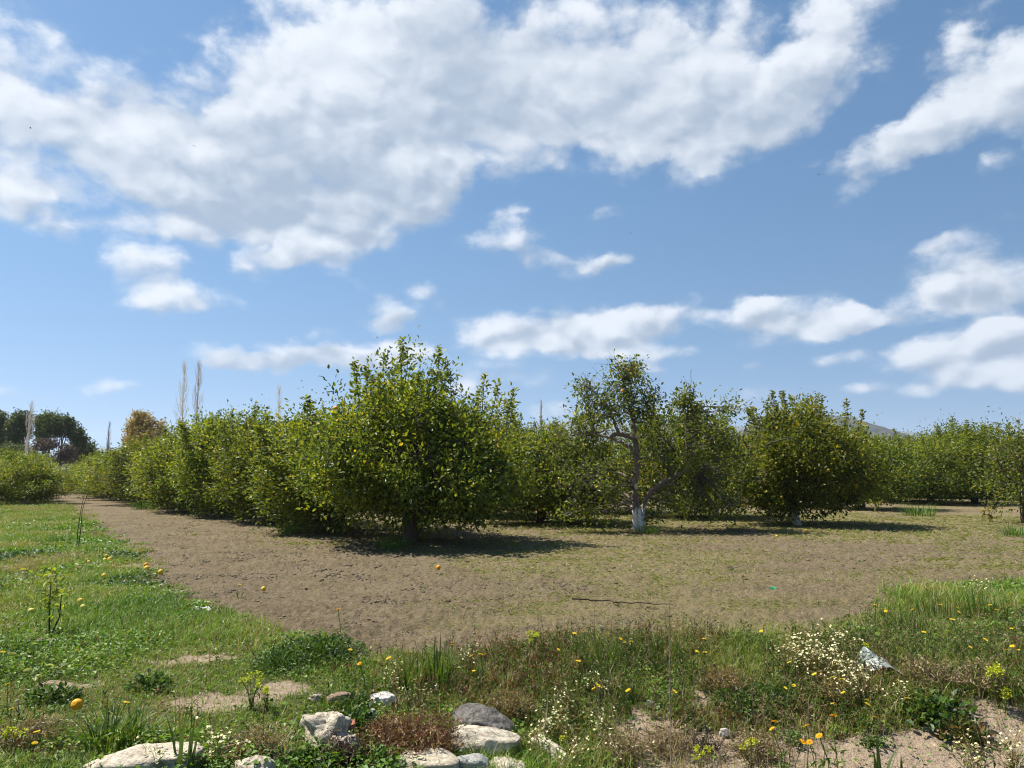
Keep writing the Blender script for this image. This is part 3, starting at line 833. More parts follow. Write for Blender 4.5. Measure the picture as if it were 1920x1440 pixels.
poplar(55, 108, 752, 9, 'pale bare poplar standing before the dark trees at far left', 4, (.72, .66, .56), 50)
poplar(205, 170, 795, 4, 'small thin bare poplar in the sky gap left of the ochre tree', 5, (.36, .33, .31), 90)
poplar(232, 180, 822, 4, 'tiny bare poplar touching the left side of the ochre tree', 6, (.40, .34, .30), 60)
poplar(1015, 180, 752, 4, 'tip of a bare poplar showing between the largest and the pruned tree', 7, (.42, .39, .34), 110)

# ------------------------------------------------------------------ hills
def hill_mesh(name, x0, x1, y0, y1, nx, ny, zf, c0, c1):
    X, Y = np.meshgrid(np.linspace(x0, x1, nx), np.linspace(y0, y1, ny))
    Z = zf(X, Y)
    i = np.arange(ny - 1)[:, None] * nx; j = np.arange(nx - 1)[None]
    q = np.stack([i + j, i + j + 1, i + nx + j + 1, i + nx + j], -1).reshape(-1, 4)
    m, t, o = new_mat(name + '_slope')
    geo = t.n('ShaderNodeNewGeometry')
    p = t.n('ShaderNodeBsdfPrincipled'); p.inputs['Roughness'].default_value = 1.0; p.inputs['Specular IOR Level'].default_value = 0.0
    k = t.mapr(t.noise(geo.outputs['Position'], .035, 8, .7), .4, .6)
    t.link(t.mix(k, (*c0, 1), (*c1, 1)), p.inputs['Base Color']); t.link(p.outputs[0], o.inputs[0])
    tag(obj(name, mesh_np(name, np.stack([X, Y, Z], -1).reshape(-1, 3), [q], None, (m,), None, True)), kind='structure')
def near_hill(X, Y):
    return 178 * np.exp(-((X - 880) / 250) ** 2 / 2 - ((Y - 2250) / 300) ** 2 / 2) + 7 * (fbm(X / 22, Y / 22, 7, 4) - .5) * np.exp(-((X - 880) / 420) ** 2) - 3
hill_mesh('hill', 0, 1900, 1300, 3200, 260, 160, near_hill, (.026, .032, .024), (.075, .070, .052))
def ridge(X, Y):
    px = X / 6000 * F_PX + 960
    top = np.interp(px, [-800, 0, 180, 260, 600, 900, 1060, 1280, 1450, 1600, 1700, 1805, 1900, 2600], [120, 150, 215, 240, 260, 330, 425, 420, 380, 350, 330, 320, 250, 200])
    return top * (0.86 + .22 * fbm(X / 500, Y / 500, 9, 5)) * np.exp(-((Y - 6000) / 450) ** 2) - 4
hill_mesh('mountains', -6500, 6500, 4800, 7200, 420, 40, ridge, (.06, .07, .05), (.12, .115, .09))

# ------------------------------------------------------------------ ground vegetation that nobody could count
def sample_points(rng, n, r0, r1, half_deg=42, fall=1.15, near=5.5):
    """points on the field, thinning out with distance from the road side"""
    r = np.linspace(r0, r1, 800); pdf = r * np.minimum(1, (near / r)) ** fall
    cdf = np.cumsum(pdf); cdf /= cdf[-1]
    rr = np.interp(rng.random(n), cdf, r)
    th = np.radians(rng.uniform(-half_deg, half_deg, n))
    return rr * np.sin(th), rr * np.cos(th), rr

G_COLS = np.array([(.040, .085, .010), (.070, .150, .014), (.118, .222, .019), (.185, .268, .030), (.25, .255, .055), (.30, .245, .11), (.33, .25, .15)])
def ramp(cols, t):
    t = np.clip(t, 0, len(cols) - 1.001); i = np.floor(t).astype(int); f = (t - i)[:, None]
    return cols[i] * (1 - f) + cols[i + 1] * f

def stuff(name, G, mat):
    return tag(obj(name, G.mesh(name, (mat,))), kind='stuff')

def build_grass():
    rng = np.random.default_rng(5)
    x, y, r = sample_points(rng, 1250000, 3.2, 52, fall=1.45)
    g, s = masks(x, y)
    lush = fbm(x * .8, y * .8, 301, 4)                     # tall green patches against mown ones
    left = sstep(1.0, -2.0, x + .1 * (y - 7))
    far = sstep(11, 16, r) * left
    lush = lush + .10 * far + .16 * np.exp(-((y - 9.2) / 1.0) ** 2) * sstep(2.5, 5, x) + .14 * np.exp(-((x + 2.4) / 1.6) ** 2 - ((y - 8.4) / .9) ** 2)
    dens = sstep(.30, .55, lush) * .25 + .75
    keep = rng.random(len(x)) < g * (1 - .97 * s + .14 * s * (x < -.9)) * dens
    x, y, r, lush, left, far = (q[keep] for q in (x, y, r, lush, left, far))
    n = len(x)
    big = np.clip(r / 7, 1, 3.5) ** .8
    H = (.05 + (.10 - .04 * left) * sstep(.42, .68, lush)) * rng.uniform(.5, 1.5, n) * (1 + .25 * (big - 1)) + .09 * (1 - left) * rng.random(n) ** 2
    Wd = rng.uniform(.003, .007, n) * big
    dry = fbm(x * 1.3, y * 1.3, 305, 3)
    tone = 2.75 + 2.2 * (fbm(x * .7, y * .7, 303, 3) - .5) * 2 + rng.normal(0, .8, n) + .9 * sstep(.5, .3, lush) + 2.0 * sstep(.5, .68, dry) * (1 - .5 * left) - .2 * (1 - left) + .5 * far
    dead = rng.random(n) < .06 + .12 * (1 - left)
    tone[dead] = rng.uniform(4.5, 6, dead.sum())
    C = ramp(G_COLS, tone) * rng.uniform(.8, 1.2, (n, 1))
    P = np.stack([x, y, hbase(x, y) - .01], 1)
    G = Geo()
    G.blades(P, H, Wd, rng.random(n) * 2 * np.pi, np.clip(rng.normal(.68, .24, n), .05, .97), C)
    stuff('grass', G, M_GRASS)

def build_bank_weeds():
    """thin leafy stems, green and dried, matted along the roadside bank"""
    rng = np.random.default_rng(15)
    x, y, r = sample_points(rng, 60000, 4.2, 10, 42, .6)
    g, s = masks(x, y)
    right = sstep(-1.6, .6, x)
    ridge_ = np.exp(-((y - 6.6) / .95) ** 2)
    keep = rng.random(len(x)) < g * (1 - .96 * s) * (.04 + .96 * right * ridge_) * sstep(.24, .46, fbm(x * 1.6, y * 1.6, 341, 3)) * .8
    x, y = x[keep], y[keep]; n = len(x)
    tall = fbm(x * .9, y * .9, 342, 3)
    H = rng.uniform(.07, .20, n) * (.6 + .9 * tall)
    dryp = fbm(x * 1.4, y * 1.4, 343, 3)
    isdry = rng.random(n) < sstep(.48, .68, dryp) * .7 + .08
    P = np.stack([x, y, hbase(x, y) - .01], 1)
    ld = rng.random(n) * 2 * np.pi; le = np.clip(rng.normal(.35, .2, n), 0, .9)
    DR = np.array([(.14, .075, .035), (.22, .145, .075), (.33, .26, .15), (.17, .06, .03)])
    GR = np.array([(.045, .075, .016), (.07, .105, .02), (.10, .14, .03), (.13, .15, .045)])
    C = np.where(isdry[:, None], DR[rng.integers(0, 4, n)], GR[rng.integers(0, 4, n)]) * rng.uniform(.8, 1.2, (n, 1))
    G = Geo()
    G.blades(P, H, .004, ld, le, C)
    k = 9
    t = rng.random((n, k)) ** .8
    base = P[:, None] + np.stack([np.cos(ld)[:, None] * le[:, None] * H[:, None] * t ** 2, np.sin(ld)[:, None] * le[:, None] * H[:, None] * t ** 2, H[:, None] * t * (1 - .25 * le[:, None] ** 2)], -1)
    base = base.reshape(-1, 3); m = n * k
    D = rng.normal(size=(m, 3)) + [0, 0, .5]; N = rng.normal(0, .6, (m, 3)) + [0, 0, .6]
    L = rng.uniform(.018, .045, m)
    G.leaves(base, D, N, L, L * np.where(np.repeat(isdry, k), .22, .34), np.repeat(C, k, 0) * rng.uniform(.8, 1.3, (m, 1)), False)
    stuff('bank_weeds', G, M_GRASS)
    # straw and dead stems lying about on the bank and the sand
    x, y, r = sample_points(rng, 26000, 4.0, 9.5, 42, .4)
    g, s = masks(x, y)
    keep = rng.random(len(x)) < (.10 + .9 * sstep(-1.8, .5, x)) * g * sstep(.3, .6, fbm(x * 1.1, y * 1.1, 351, 3)) * np.where(s > .5, .5, .8)
    x, y = x[keep], y[keep]; n = len(x)
    P = np.stack([x, y, hbase(x, y) - .005], 1)
    H = rng.uniform(.06, .28, n)
    t = rng.random((n, 1))
    C = np.array([.20, .14, .075]) * (1 - t) + np.array([.42, .34, .21]) * t
    G = Geo(); G.blades(P, H, rng.uniform(.002, .005, n), rng.random(n) * 2 * np.pi, np.clip(rng.beta(3, 1.6, n), .1, .97), C)
    stuff('dry_grass', G, M_GRASS)

def build_creepers():
    """low broad-leaved weeds: rounded leaves close to the ground"""
    rng = np.random.default_rng(6)
    x, y, r = sample_points(rng, 330000, 3.2, 30)
    g, s = masks(x, y)
    f1 = fbm(x * 1.1, y * 1.1, 311, 4)
    band = np.exp(-((y - 11.6) / .55) ** 2) * sstep(-4.3, -5.2, x) + np.exp(-((y - 14.7) / .6) ** 2) * sstep(-5.5, -7, x)   # dark trailing patches on the left
    d = np.clip(sstep(.46, .64, f1) + band * 2.0 + .14, 0, 1)
    keep = rng.random(len(x)) < np.minimum(g, 1) * (1 - .93 * s) * d
    x, y, r, f1, band = (q[keep] for q in (x, y, r, f1, band)); n = len(x)
    big = np.clip(r / 7, 1, 3) ** .8
    z = hbase(x, y) + rng.random(n) * (.03 + .09 * sstep(.5, .75, f1)) + .01
    P = np.stack([x, y, z], 1)
    D = rng.normal(size=(n, 3)) * [1, 1, .35]; N = np.array([0, 0, 1.]) + rng.normal(0, .35, (n, 3))
    t = np.where(band > .4, rng.normal(.1, .3, n), rng.normal(1.9, .8, n) + (fbm(x * .9, y * .9, 315, 2) - .5) * 2)
    C = ramp(G_COLS, np.clip(t, 0, 3.4)) * rng.uniform(.8, 1.2, (n, 1))
    C[band > .4] *= np.array([.75, .85, 1.5])
    L = rng.uniform(.018, .042, n) * big
    G = Geo(); G.leaves(P, D, N, L, L * .85, C, False)
    stuff('ground_cover', G, M_GRASS)

def build_clippings():
    """mown grass lying on the tilled earth"""
    rng = np.random.default_rng(7)
    x, y, r = sample_points(rng, 520000, 6, 34, 40, .9, 9)
    g, s = masks(x, y)
    f = fbm(x * .35, y * .35, 201, 4) + .12 * sstep(-1, 3, x + (y - 12) * .15) - .10 * sstep(-1, -6, x) - .25 * np.exp(-((x + 2 + (y - 9) * .6) / 2.2) ** 2)
    d = sstep(.32, .70, f) * (.25 + .75 * sstep(.42, .62, fbm(x * 2.2, y * 2.2, 321, 3))) + .04
    d *= 1 - .75 * np.exp(-((y - 10.6 - .1 * x) / .8) ** 2) * sstep(1, 5, x)
    keep = rng.random(len(x)) < (1 - g) * d
    x, y, r = x[keep], y[keep], r[keep]; n = len(x)
    P = np.stack([x, y, hbase(x, y) + rng.uniform(.0, .03, n)], 1)
    D = rng.normal(size=(n, 3)) * [1, 1, .22]; N = np.array([0, 0, 1.]) + rng.normal(0, .3, (n, 3))
    L = rng.uniform(.03, .09, n) * np.clip(r / 12, .8, 1.8)
    t = np.clip(rng.normal(.5, .3, n), 0, 1)[:, None]
    C = np.array([.16, .165, .045]) * (1 - t) + np.array([.38, .34, .16]) * t
    gr = rng.random(n) < .25
    C[gr] = np.array([.13, .19, .03])
    G = Geo(); G.leaves(P, D, N, L, L * .16, C, False)
    stuff('dry_clippings', G, M_GRASS)

def build_clods():
    rng = np.random.default_rng(8)
    x, y, r = sample_points(rng, 190000, 6, 28, 40, 1.0, 8)
    g, s = masks(x, y)
    d = sstep(.38, .62, fbm(x * 1.5, y * 1.5, 331, 3)) * (.35 + .65 * sstep(2.5, -3, x + (y - 12) * .3))
    keep = rng.random(len(x)) < (1 - g) * d * .55
    x, y = x[keep], y[keep]; n = len(x)
    ico = np.array([(0, 0, 1), (.89, 0, .45), (.28, .85, .45), (-.72, .53, .45), (-.72, -.53, .45), (.28, -.85, .45), (.72, .53, -.45), (-.28, .85, -.45), (-.89, 0, -.45), (-.28, -.85, -.45), (.72, -.53, -.45), (0, 0, -1)])
    tri = np.array([(0, 1, 2), (0, 2, 3), (0, 3, 4), (0, 4, 5), (0, 5, 1), (1, 6, 2), (2, 7, 3), (3, 8, 4), (4, 9, 5), (5, 10, 1), (6, 7, 2), (7, 8, 3), (8, 9, 4), (9, 10, 5), (10, 6, 1)])
    sz = np.minimum(rng.lognormal(-4.35, .45, n), .028) * np.clip(np.hypot(x, y) / 10, .8, 1.5)
    V = np.stack([x, y, hbase(x, y)], 1)[:, None] + ico[None] * rng.uniform(.7, 1.3, (n, 12, 1)) * (sz[:, None] * rng.uniform([.8, .8, .5], [1.4, 1.4, .9], (n, 3)))[:, None]
    C = np.array([.19, .145, .095]) * rng.uniform(.7, 1.3, (n, 1))
    G = Geo(); G.add(V.reshape(-1, 3), [(np.arange(n)[:, None, None] * 12 + tri[None]).reshape(-1, 3)], np.repeat(C, 12, 0))
    stuff('soil_clods', G, M_STONE)

build_grass(); build_bank_weeds(); build_creepers(); build_clippings(); build_clods()

# ------------------------------------------------------------------ stones, wood and litter by the roadside
from mathutils import noise as mnoise
def stone_mesh(seed, w, d, h, boxy=.3, rough=.12, col=(.5, .46, .38), stain=(.2, .17, .13), stain_amt=.4):
    rng = np.random.default_rng(seed)
    n = 34
    u = np.linspace(0, 2 * np.pi, n * 2, endpoint=False); v = np.linspace(-np.pi / 2, np.pi / 2, n)
    e = 1 - boxy * .72
    f = lambda a: np.sign(a) * np.abs(a) ** e
    cu, su, cv, sv = f(np.cos(u)), f(np.sin(u)), f(np.cos(v)), f(np.sin(v))
    V = np.stack([cv[:, None] * cu[None], cv[:, None] * su[None], np.repeat(sv[:, None], 2 * n, 1)], -1).reshape(-1, 3)
    o = Vector(rng.uniform(0, 50, 3))
    chip = unit(rng.normal(size=(9, 3)) + [0, 0, .25]); cut_ = rng.uniform(.72, .95, 9) if boxy < .8 else rng.uniform(1.0, 1.25, 9)
    out_, cc = [], []
    for p in V:
        q = Vector(p)
        a = mnoise.fractal(q * 1.3 + o, .9, 2.0, 5)
        b = mnoise.noise(q * 7 + o) * .30 + mnoise.noise(q * 16 + o) * .20 - .25 * max(0, mnoise.noise(q * 5 - o) - .25)
        pc = np.array(p)
        for nn_, c_ in zip(chip, cut_):
            ov = pc @ nn_ - c_
            if ov > 0: pc = pc - nn_ * ov * .85
        p = pc
        out_.append(p * (1 + rough * (a * 1.3 + b)))
        k = min(max((mnoise.fractal(q * 2.6 - o, .7, 2.1, 6) + .05) * 2.2, 0), 1) * stain_amt
        k = max(k, min(max((mnoise.noise(q * 11 + o) - .22) * 6, 0), 1) * .7 * min(1, stain_amt * 1.6))
        cc.append(np.array(col) * (1 - k) + np.array(stain) * k)
    V = np.array(out_) * [w / 2, d / 2, h / 2]
    V[:, 2] += h * .30
    i = np.arange(n - 1)[:, None] * 2 * n; j = np.arange(2 * n)[None]; k = (j + 1) % (2 * n)
    q = np.stack([i + j, i + k, i + 2 * n + k, i + 2 * n + j], -1).reshape(-1, 4)
    return mesh_np('stone', V, [q], np.array(cc), (M_STONE,), None, True)

PALE, PSTAIN = (.66, .575, .44), (.30, .24, .165)
def stone(seed, px, py, wpx, hpx, label, depth=.75, name='stone', cat='stone', rz=0.0, lift=0.0, **kw):
    g = ground(px, py); k = g[1] / F_PX
    w_, h_ = wpx * k, hpx * k * 1.05
    me = stone_mesh(seed, w_, w_ * depth, h_, **kw)
    o = obj(name, me, None, (g[0], g[1] + w_ * depth * .35, g[2] + lift), rz)
    return tag(o, label, cat)
stone(1, 235, 1470, 215, 58, 'long pale stone slab at the lower left edge behind sword-shaped leaves', .6, col=PALE, stain=PSTAIN, boxy=.55, rz=.12)
stone(2, 470, 1472, 76, 52, 'white lump of stone at the bottom edge, right of the sword leaves', .8, col=PALE, stain=PSTAIN)
stone(3, 604, 1408, 98, 70, 'rugged white rock with pitted top, left of the brown dried weeds', .7, col=PALE, stain=PSTAIN, rough=.2, rz=-.3)
stone(4, 640, 1425, 60, 46, 'lower white rock leaning against the rugged white rock', .8, col=PALE, stain=PSTAIN, rough=.2)
stone(5, 716, 1326, 50, 26, 'bright white chunk lying in the grass above the dried weeds', .6, col=(.72, .70, .66), stain=PALE)
stone(6, 697, 1352, 16, 24, 'small upright white stone beside the sandy patch', .8, col=(.66, .63, .58), stain=PALE)
stone(7, 590, 1318, 24, 16, 'small pinkish stone left of the brown brick', .8, col=(.50, .40, .34), stain=(.3, .2, .15))
stone(8, 634, 1322, 46, 22, 'tilted broken brown brick lying above the rugged white rock', .5, name='brick', cat='brick', boxy=.85, rough=.06, col=(.33, .23, .16), stain=(.16, .11, .08), rz=.5)
stone(9, 652, 1396, 24, 14, 'red brick fragment lying on the white rock', .8, name='brick', cat='brick', boxy=.7, rough=.08, col=(.48, .17, .10), stain=(.4, .25, .2), lift=.10)
stone(10, 903, 1396, 118, 66, 'dark grey concrete block with a flat weathered top', .75, name='concrete_block', cat='block', boxy=.72, rough=.09, col=(.19, .175, .155), stain=(.07, .06, .05), stain_amt=.7, rz=-.15)
stone(11, 893, 1424, 158, 54, 'oval pale stone with black specks in front of the dark block', .5, col=(.68, .60, .46), stain=(.15, .125, .09), stain_amt=.55, boxy=.35, rough=.1)
stone(12, 800, 1462, 112, 40, 'flat beige slab at the bottom edge under the oval stone', .8, name='slab', cat='slab', boxy=.92, rough=.03, col=(.60, .52, .38), stain=(.4, .33, .25))
stone(13, 884, 1466, 60, 46, 'squared grey cement block at the bottom edge, right of the beige slab', .8, name='cement_block', cat='block', boxy=.93, rough=.03, col=(.42, .42, .38), stain=(.3, .3, .27))
stone(14, 948, 1464, 76, 36, 'pale rounded stone at the bottom edge under the right end of the oval stone', .8, col=PALE, stain=PSTAIN)
stone(15, 62, 1214, 40, 20, 'brown lump of earth lying on the grass at the left', .7, name='earth_clod', cat='clod', col=(.20, .14, .085), stain=(.10, .07, .045), rough=.25)
stone(16, 1221, 1328, 16, 16, 'small pale stone at the top of the sandy slope', .8, col=(.62, .56, .48), stain=PSTAIN)
stone(17, 1362, 1382, 22, 16, 'small pale pebble right of the black dead weed', .8, col=(.60, .54, .46), stain=PSTAIN)

def plank():
    rng = np.random.default_rng(4)
    a, b = ground(1008, 1392), ground(1062, 1440)
    G = Geo()
    for k in range(5):
        off = np.array([(k - 2) * .022, (k - 2) * .012, .03 + .012 * (k % 2)])
        P = np.array([a + off + rng.normal(0, .012, 3), (a + b) / 2 + off + [0, 0, .01], b + off + rng.normal(0, .012, 3)])
        G.tube(P, [.016, .02, .014], 6, np.array([.46, .41, .33]) * rng.uniform(.75, 1.1))
    tag(obj('rotten_plank', G.mesh('rotten_plank', (M_TWIG,))), 'split weathered grey wood lying on the bank right of the oval stone', 'plank')
plank()

def bag():
    """a thin sack blown against the weeds: a crumpled sheet with a raised corner"""
    g = ground(1648, 1268); k = g[1] / F_PX
    n, m = 46, 36
    U, Vv = np.meshgrid(np.linspace(-1, 1, n), np.linspace(-1, 1, m))
    cre = lambda s, f: np.abs(fbm(U * f + 3, Vv * f * .8 + U * .8, s, 3) - .5) * 2
    hgt = .15 * np.exp(-((U + .35) / .42) ** 2 - ((Vv - .5) / .9) ** 2) + .09 * np.exp(-((U - .3) / .5) ** 2) * (1 - .4 * Vv ** 2)
    z = hgt * (1 - .22 * cre(61, 1.6)) + .012 * cre(62, 3) + .01
    x = U * 36 * k * (1 - .25 * np.maximum(Vv, 0)) + .03 * (fbm(U * 2, Vv * 2, 63) - .5) - .02 * Vv
    y = Vv * .13 + .05 * U * -1 + .05 * (fbm(U * 2, Vv * 2, 64) - .5)
    edge = .35 * (fbm(U * 3, Vv * 3, 65) - .5)
    x = x + edge * .08
    V = np.stack([x, y, z], -1).reshape(-1, 3)
    i = np.arange(m - 1)[:, None] * n; j = np.arange(n - 1)[None]
    q = np.stack([i + j, i + j + 1, i + n + j + 1, i + n + j], -1).reshape(-1, 4)
    t = sstep(-.1, .5, U + .3 * Vv).reshape(-1, 1)
    C = np.array([.27, .31, .29]) * (1 - t) + np.array([.52, .47, .36]) * t
    me = mesh_np('plastic_sack', V, [q], C, (leafy('sack_film', .35, .3, 0, (1, 1, 1), .5),), None, True)
    o = obj('plastic_sack', me, None, g + [0, .05, .03], -.25)
    tag(o, 'crumpled grey and white plastic sack caught in the weeds', 'sack')
bag()

def scrap(px, py, L, Wd, label, col, name, cat, rz):
    g = ground(px, py)
    n, m = 14, 6
    U, Vv = np.meshgrid(np.linspace(-.5, .5, n), np.linspace(-.5, .5, m))
    z = .02 + .03 * np.sin(U * 5 + 1) ** 2 + .012 * (fbm(U * 6, Vv * 6, 71) - .5) + .012 * np.abs(Vv)
    V = np.stack([U * L, Vv * Wd * (1 - .6 * U ** 2), z], -1).reshape(-1, 3)
    i = np.arange(m - 1)[:, None] * n; j = np.arange(n - 1)[None]
    q = np.stack([i + j, i + j + 1, i + n + j + 1, i + n + j], -1).reshape(-1, 4)
    tag(obj(name, mesh_np(name, V, [q], np.broadcast_to(np.array(col), (len(V), 3)), (M_PETAL,), None, True), None, g + [0, 0, .03], rz), label, cat)
scrap(380, 1152, .21, .10, 'white crumpled paper scrap at the edge of the grass by the tilled earth', (.85, .84, .82), 'paper_scrap', 'litter', -.25)
scrap(1450, 1112, .08, .07, 'small bright green plastic scrap on the tilled earth', (.03, .42, .22), 'plastic_scrap', 'litter', .8)

def stick(pts, rad, label, name='fallen_stick', cat='stick', col=(.07, .05, .035), twigs=3, seed=0):
    rng = np.random.default_rng(seed)
    P = np.array([ground(*p) for p in pts]) + [0, 0, rad * .9 + .045]
    n = 16; tt = np.linspace(0, len(P) - 1, n)
    Q = np.stack([np.interp(tt, np.arange(len(P)), P[:, k]) for k in range(3)], 1) + rng.normal(0, .012, (n, 3))
    G = Geo(); G.tube(Q, np.linspace(rad, rad * .4, n), 6, col)
    for _ in range(twigs):
        a = Q[rng.integers(3, n - 2)]
        G.tube(np.array([a, a + rng.normal(0, .12, 3) * [1, 1, .3]]), [rad * .4, rad * .15], 4, col)
    tag(obj(name, G.mesh(name, (M_TWIG,)), None), label, cat)
stick([(1072, 1132), (1120, 1134), (1180, 1139), (1262, 1141)], .012, 'long dark thin branch lying on the tilled earth', seed=1)
stick([(1238, 1386), (1288, 1362)], .014, 'short brown stick lying across the sandy slope', seed=2, twigs=0, col=(.22, .15, .09))
stick([(1255, 1356), (1290, 1378), (1320, 1412)], .008, 'thin dark twig running down the sandy slope', seed=3, twigs=1)

# ------------------------------------------------------------------ fruit
def fruit_mesh(col):
    n = 14
    u = np.linspace(0, 2 * np.pi, n * 2, endpoint=False); v = np.linspace(-np.pi / 2, np.pi / 2, n)
    V = np.stack([np.cos(v)[:, None] * np.cos(u)[None], np.cos(v)[:, None] * np.sin(u)[None], np.repeat(np.sin(v)[:, None], 2 * n, 1) * .94], -1).reshape(-1, 3) * .037
    V[:, 2] -= .004 * np.exp(-((V[:, :2] ** 2).sum(1)) / .00006) * np.sign(V[:, 2])
    i = np.arange(n - 1)[:, None] * 2 * n; j = np.arange(2 * n)[None]; k = (j + 1) % (2 * n)
    q = np.stack([i + j, i + k, i + 2 * n + k, i + 2 * n + j], -1).reshape(-1, 4)
    return mesh_np('orange', V, [q], np.broadcast_to(np.array(col), (len(V), 3)), (M_FRUIT,), None, True)
FR = [fruit_mesh((.72, .33, .015)), fruit_mesh((.70, .45, .04)), fruit_mesh((.62, .50, .10))]
def orange(px, py, label, kind=0, sc=1.0, group=None):
    g = ground(px, py)
    o = obj('orange', FR[kind], None, (g[0], g[1], g[2] + .034 * sc + .025), px * .7)
    o.rotation_euler = (px % 3, py % 2, px % 5); o.scale = (sc,) * 3
    tag(o, label, 'orange', group)
orange(143, 1338, 'bright orange lying alone in the grass near the lower left corner', 0, 1.0)
orange(822, 1071, 'orange lying on the tilled earth in front of the largest tree', 0, 1.05)
orange(275, 1074, 'paler of the two oranges on the boundary between grass and earth', 1, 1.3)
orange(274, 1066, 'farther of the two oranges on the boundary between grass and earth', 0, 1.1)
for px, py, kd in ((196, 1058, 1), (205, 1056, 0), (199, 1050, 1)):
    orange(px, py, 'orange in the little heap of three on the grass by the earth', kd, 1.2, 'heap of three oranges')
orange(166, 1062, 'orange just left of the little heap of three on the grass', 0, 1.15)
orange(301, 1080, 'flattened orange on the earth right of the pair on the boundary', 1, 1.1)
orange(195, 1087, 'orange at the right end of the dark creeping patch', 1, 1.0)
orange(150, 1136, 'yellow orange in the grass right of the leafy sapling', 1, 1.0)
orange(155, 1149, 'pale yellow orange just below another, right of the leafy sapling', 2, 1.0)
orange(58, 1156, 'dull yellow orange in the grass left of the leafy sapling', 2, 1.0)
orange(494, 1112, 'small yellowish orange alone on the earth near the grass edge', 1, .9)
orange(1512, 1000, 'yellow orange on the ground under the broad yellowish green tree', 1, 1.3)
orange(1457, 1010, 'small orange on the earth left of the broad tree', 0, 1.0)
def hang(px, py, y, label, kind=0):
    d = ray(px, py); t = y / d[1]
    o = obj('orange', FR[kind], None, (d[0] * t, y, CAM_H + d[2] * t)); o.scale = (1.25,) * 3
    tag(o, label, 'orange')
hang(630, 765, MAIN[1] - 1.1, 'orange hanging high on the left of the largest tree')
hang(1167, 733, 21.0, 'orange hanging near the top of the pruned whitewashed tree')

# ------------------------------------------------------------------ wild plants one by one
GREENS = np.array([(.05, .10, .015), (.08, .14, .02), (.12, .17, .03)])
def daisy_mesh(seed, col=(.80, .58, .02)):
    rng = np.random.default_rng(seed); G = Geo()
    h = rng.uniform(.16, .26); top = np.array([rng.normal(0, .03), rng.normal(0, .03), h])
    G.tube(bend(rng, np.zeros(3), top, 5, .01), [.0025] * 4 + [.003], 4, (.10, .15, .03))
    n = 13; a = np.linspace(0, 2 * np.pi, n, endpoint=False)
    tilt = rng.normal(0, .25, 2)
    ax = unit(np.array([tilt[0], tilt[1] - .25, 1.0])); e1 = unit(np.cross(ax, [0, 1, .1])); e2 = np.cross(ax, e1)
    D = np.cos(a)[:, None] * e1 + np.sin(a)[:, None] * e2 + ax * .25
    G.leaves(np.repeat(top[None], n, 0), D, np.repeat(ax[None], n, 0), .021, .0085, np.array(col) * rng.uniform(.85, 1.1, (n, 1)), True)
    th = np.linspace(0, 2 * np.pi, 8, endpoint=False)
    V = np.concatenate([top + (np.cos(th)[:, None] * e1 + np.sin(th)[:, None] * e2) * .007 + ax * .003, [top + ax * .008]])
    G.add(V, [np.stack([np.arange(8), (np.arange(8) + 1) % 8, np.full(8, 8)], 1)], np.array(col) * [.8, .6, .6])
    k = 9; P = np.stack([rng.normal(0, .02, k), rng.normal(0, .02, k), rng.random(k) * h * .5], 1)
    G.leaves(P, rng.normal(size=(k, 3)) + [0, 0, .3], rng.normal(0, .4, (k, 3)) + [0, 0, 1], .06, .014, GREENS[rng.integers(0, 3, k)])
    return G.mesh('yellow_daisy', (M_PETAL,))
DAISY = [daisy_mesh(k) for k in range(4)] + [daisy_mesh(9, (.80, .43, .015)), daisy_mesh(10, (.80, .66, .03))]
rd = np.random.default_rng(44)
def put(me_list, px, py, name, label, cat, group=None, kinds=None, sc=(.8, 1.2), dy=0.0):
    g = ground(px, py)
    m_ = me_list[int(rd.choice(kinds))] if kinds is not None else me_list[rd.integers(0, len(me_list))]
    o = obj(name, m_, None, g, rd.random() * 6.28); o.scale = (float(rd.uniform(*sc)),) * 3
    return tag(o, label, cat, group)
for px, py in [(1792, 1172), (1802, 1186), (1868, 1176), (1862, 1172), (1796, 1215), (1739, 1230), (1760, 1180), (1896, 1145), (1903, 1212), (1710, 1180)]:
    put(DAISY, px, py, 'yellow_daisy', 'yellow daisy standing in the tall green grass at the right', 'flower', 'daisies in the right grass', (0, 1, 2))
for px, py in [(1825, 1262), (1897, 1270), (1914, 1276), (1888, 1266), (1855, 1255)]:
    put(DAISY, px, py, 'yellow_daisy', 'yellow daisy on the dry bank right of the plastic sack', 'flower', 'daisies right of the sack', (0, 1, 3))
for px, py in [(1095, 1225), (1083, 1242), (1059, 1255), (1178, 1240), (1168, 1242), (1185, 1250), (1324, 1238), (1318, 1260), (1306, 1262), (1425, 1232), (1640, 1182), (1660, 1190), (1658, 1186), (1425, 1204)]:
    put(DAISY, px, py, 'yellow_daisy', 'yellow daisy on the crest of the bank against the tilled earth', 'flower', 'daisies along the crest', (0, 1, 2, 3))
for px, py in [(1110, 1342), (1125, 1352), (1173, 1362), (1270, 1362), (1090, 1300), (1320, 1282)]:
    put(DAISY, px, py, 'yellow_daisy', 'golden yellow daisy low in the weeds of the bank above the sand', 'flower', 'daisies above the sand', (0, 1))
for px, py in [(1456, 1450), (1468, 1452), (1572, 1446), (1536, 1470), (1528, 1478), (1555, 1476), (1490, 1478)]:
    put(DAISY, px, py, 'yellow_daisy', 'large orange daisy at the bottom edge in front of the sand', 'flower', 'daisies at the bottom edge', (4,), (1.1, 1.4))
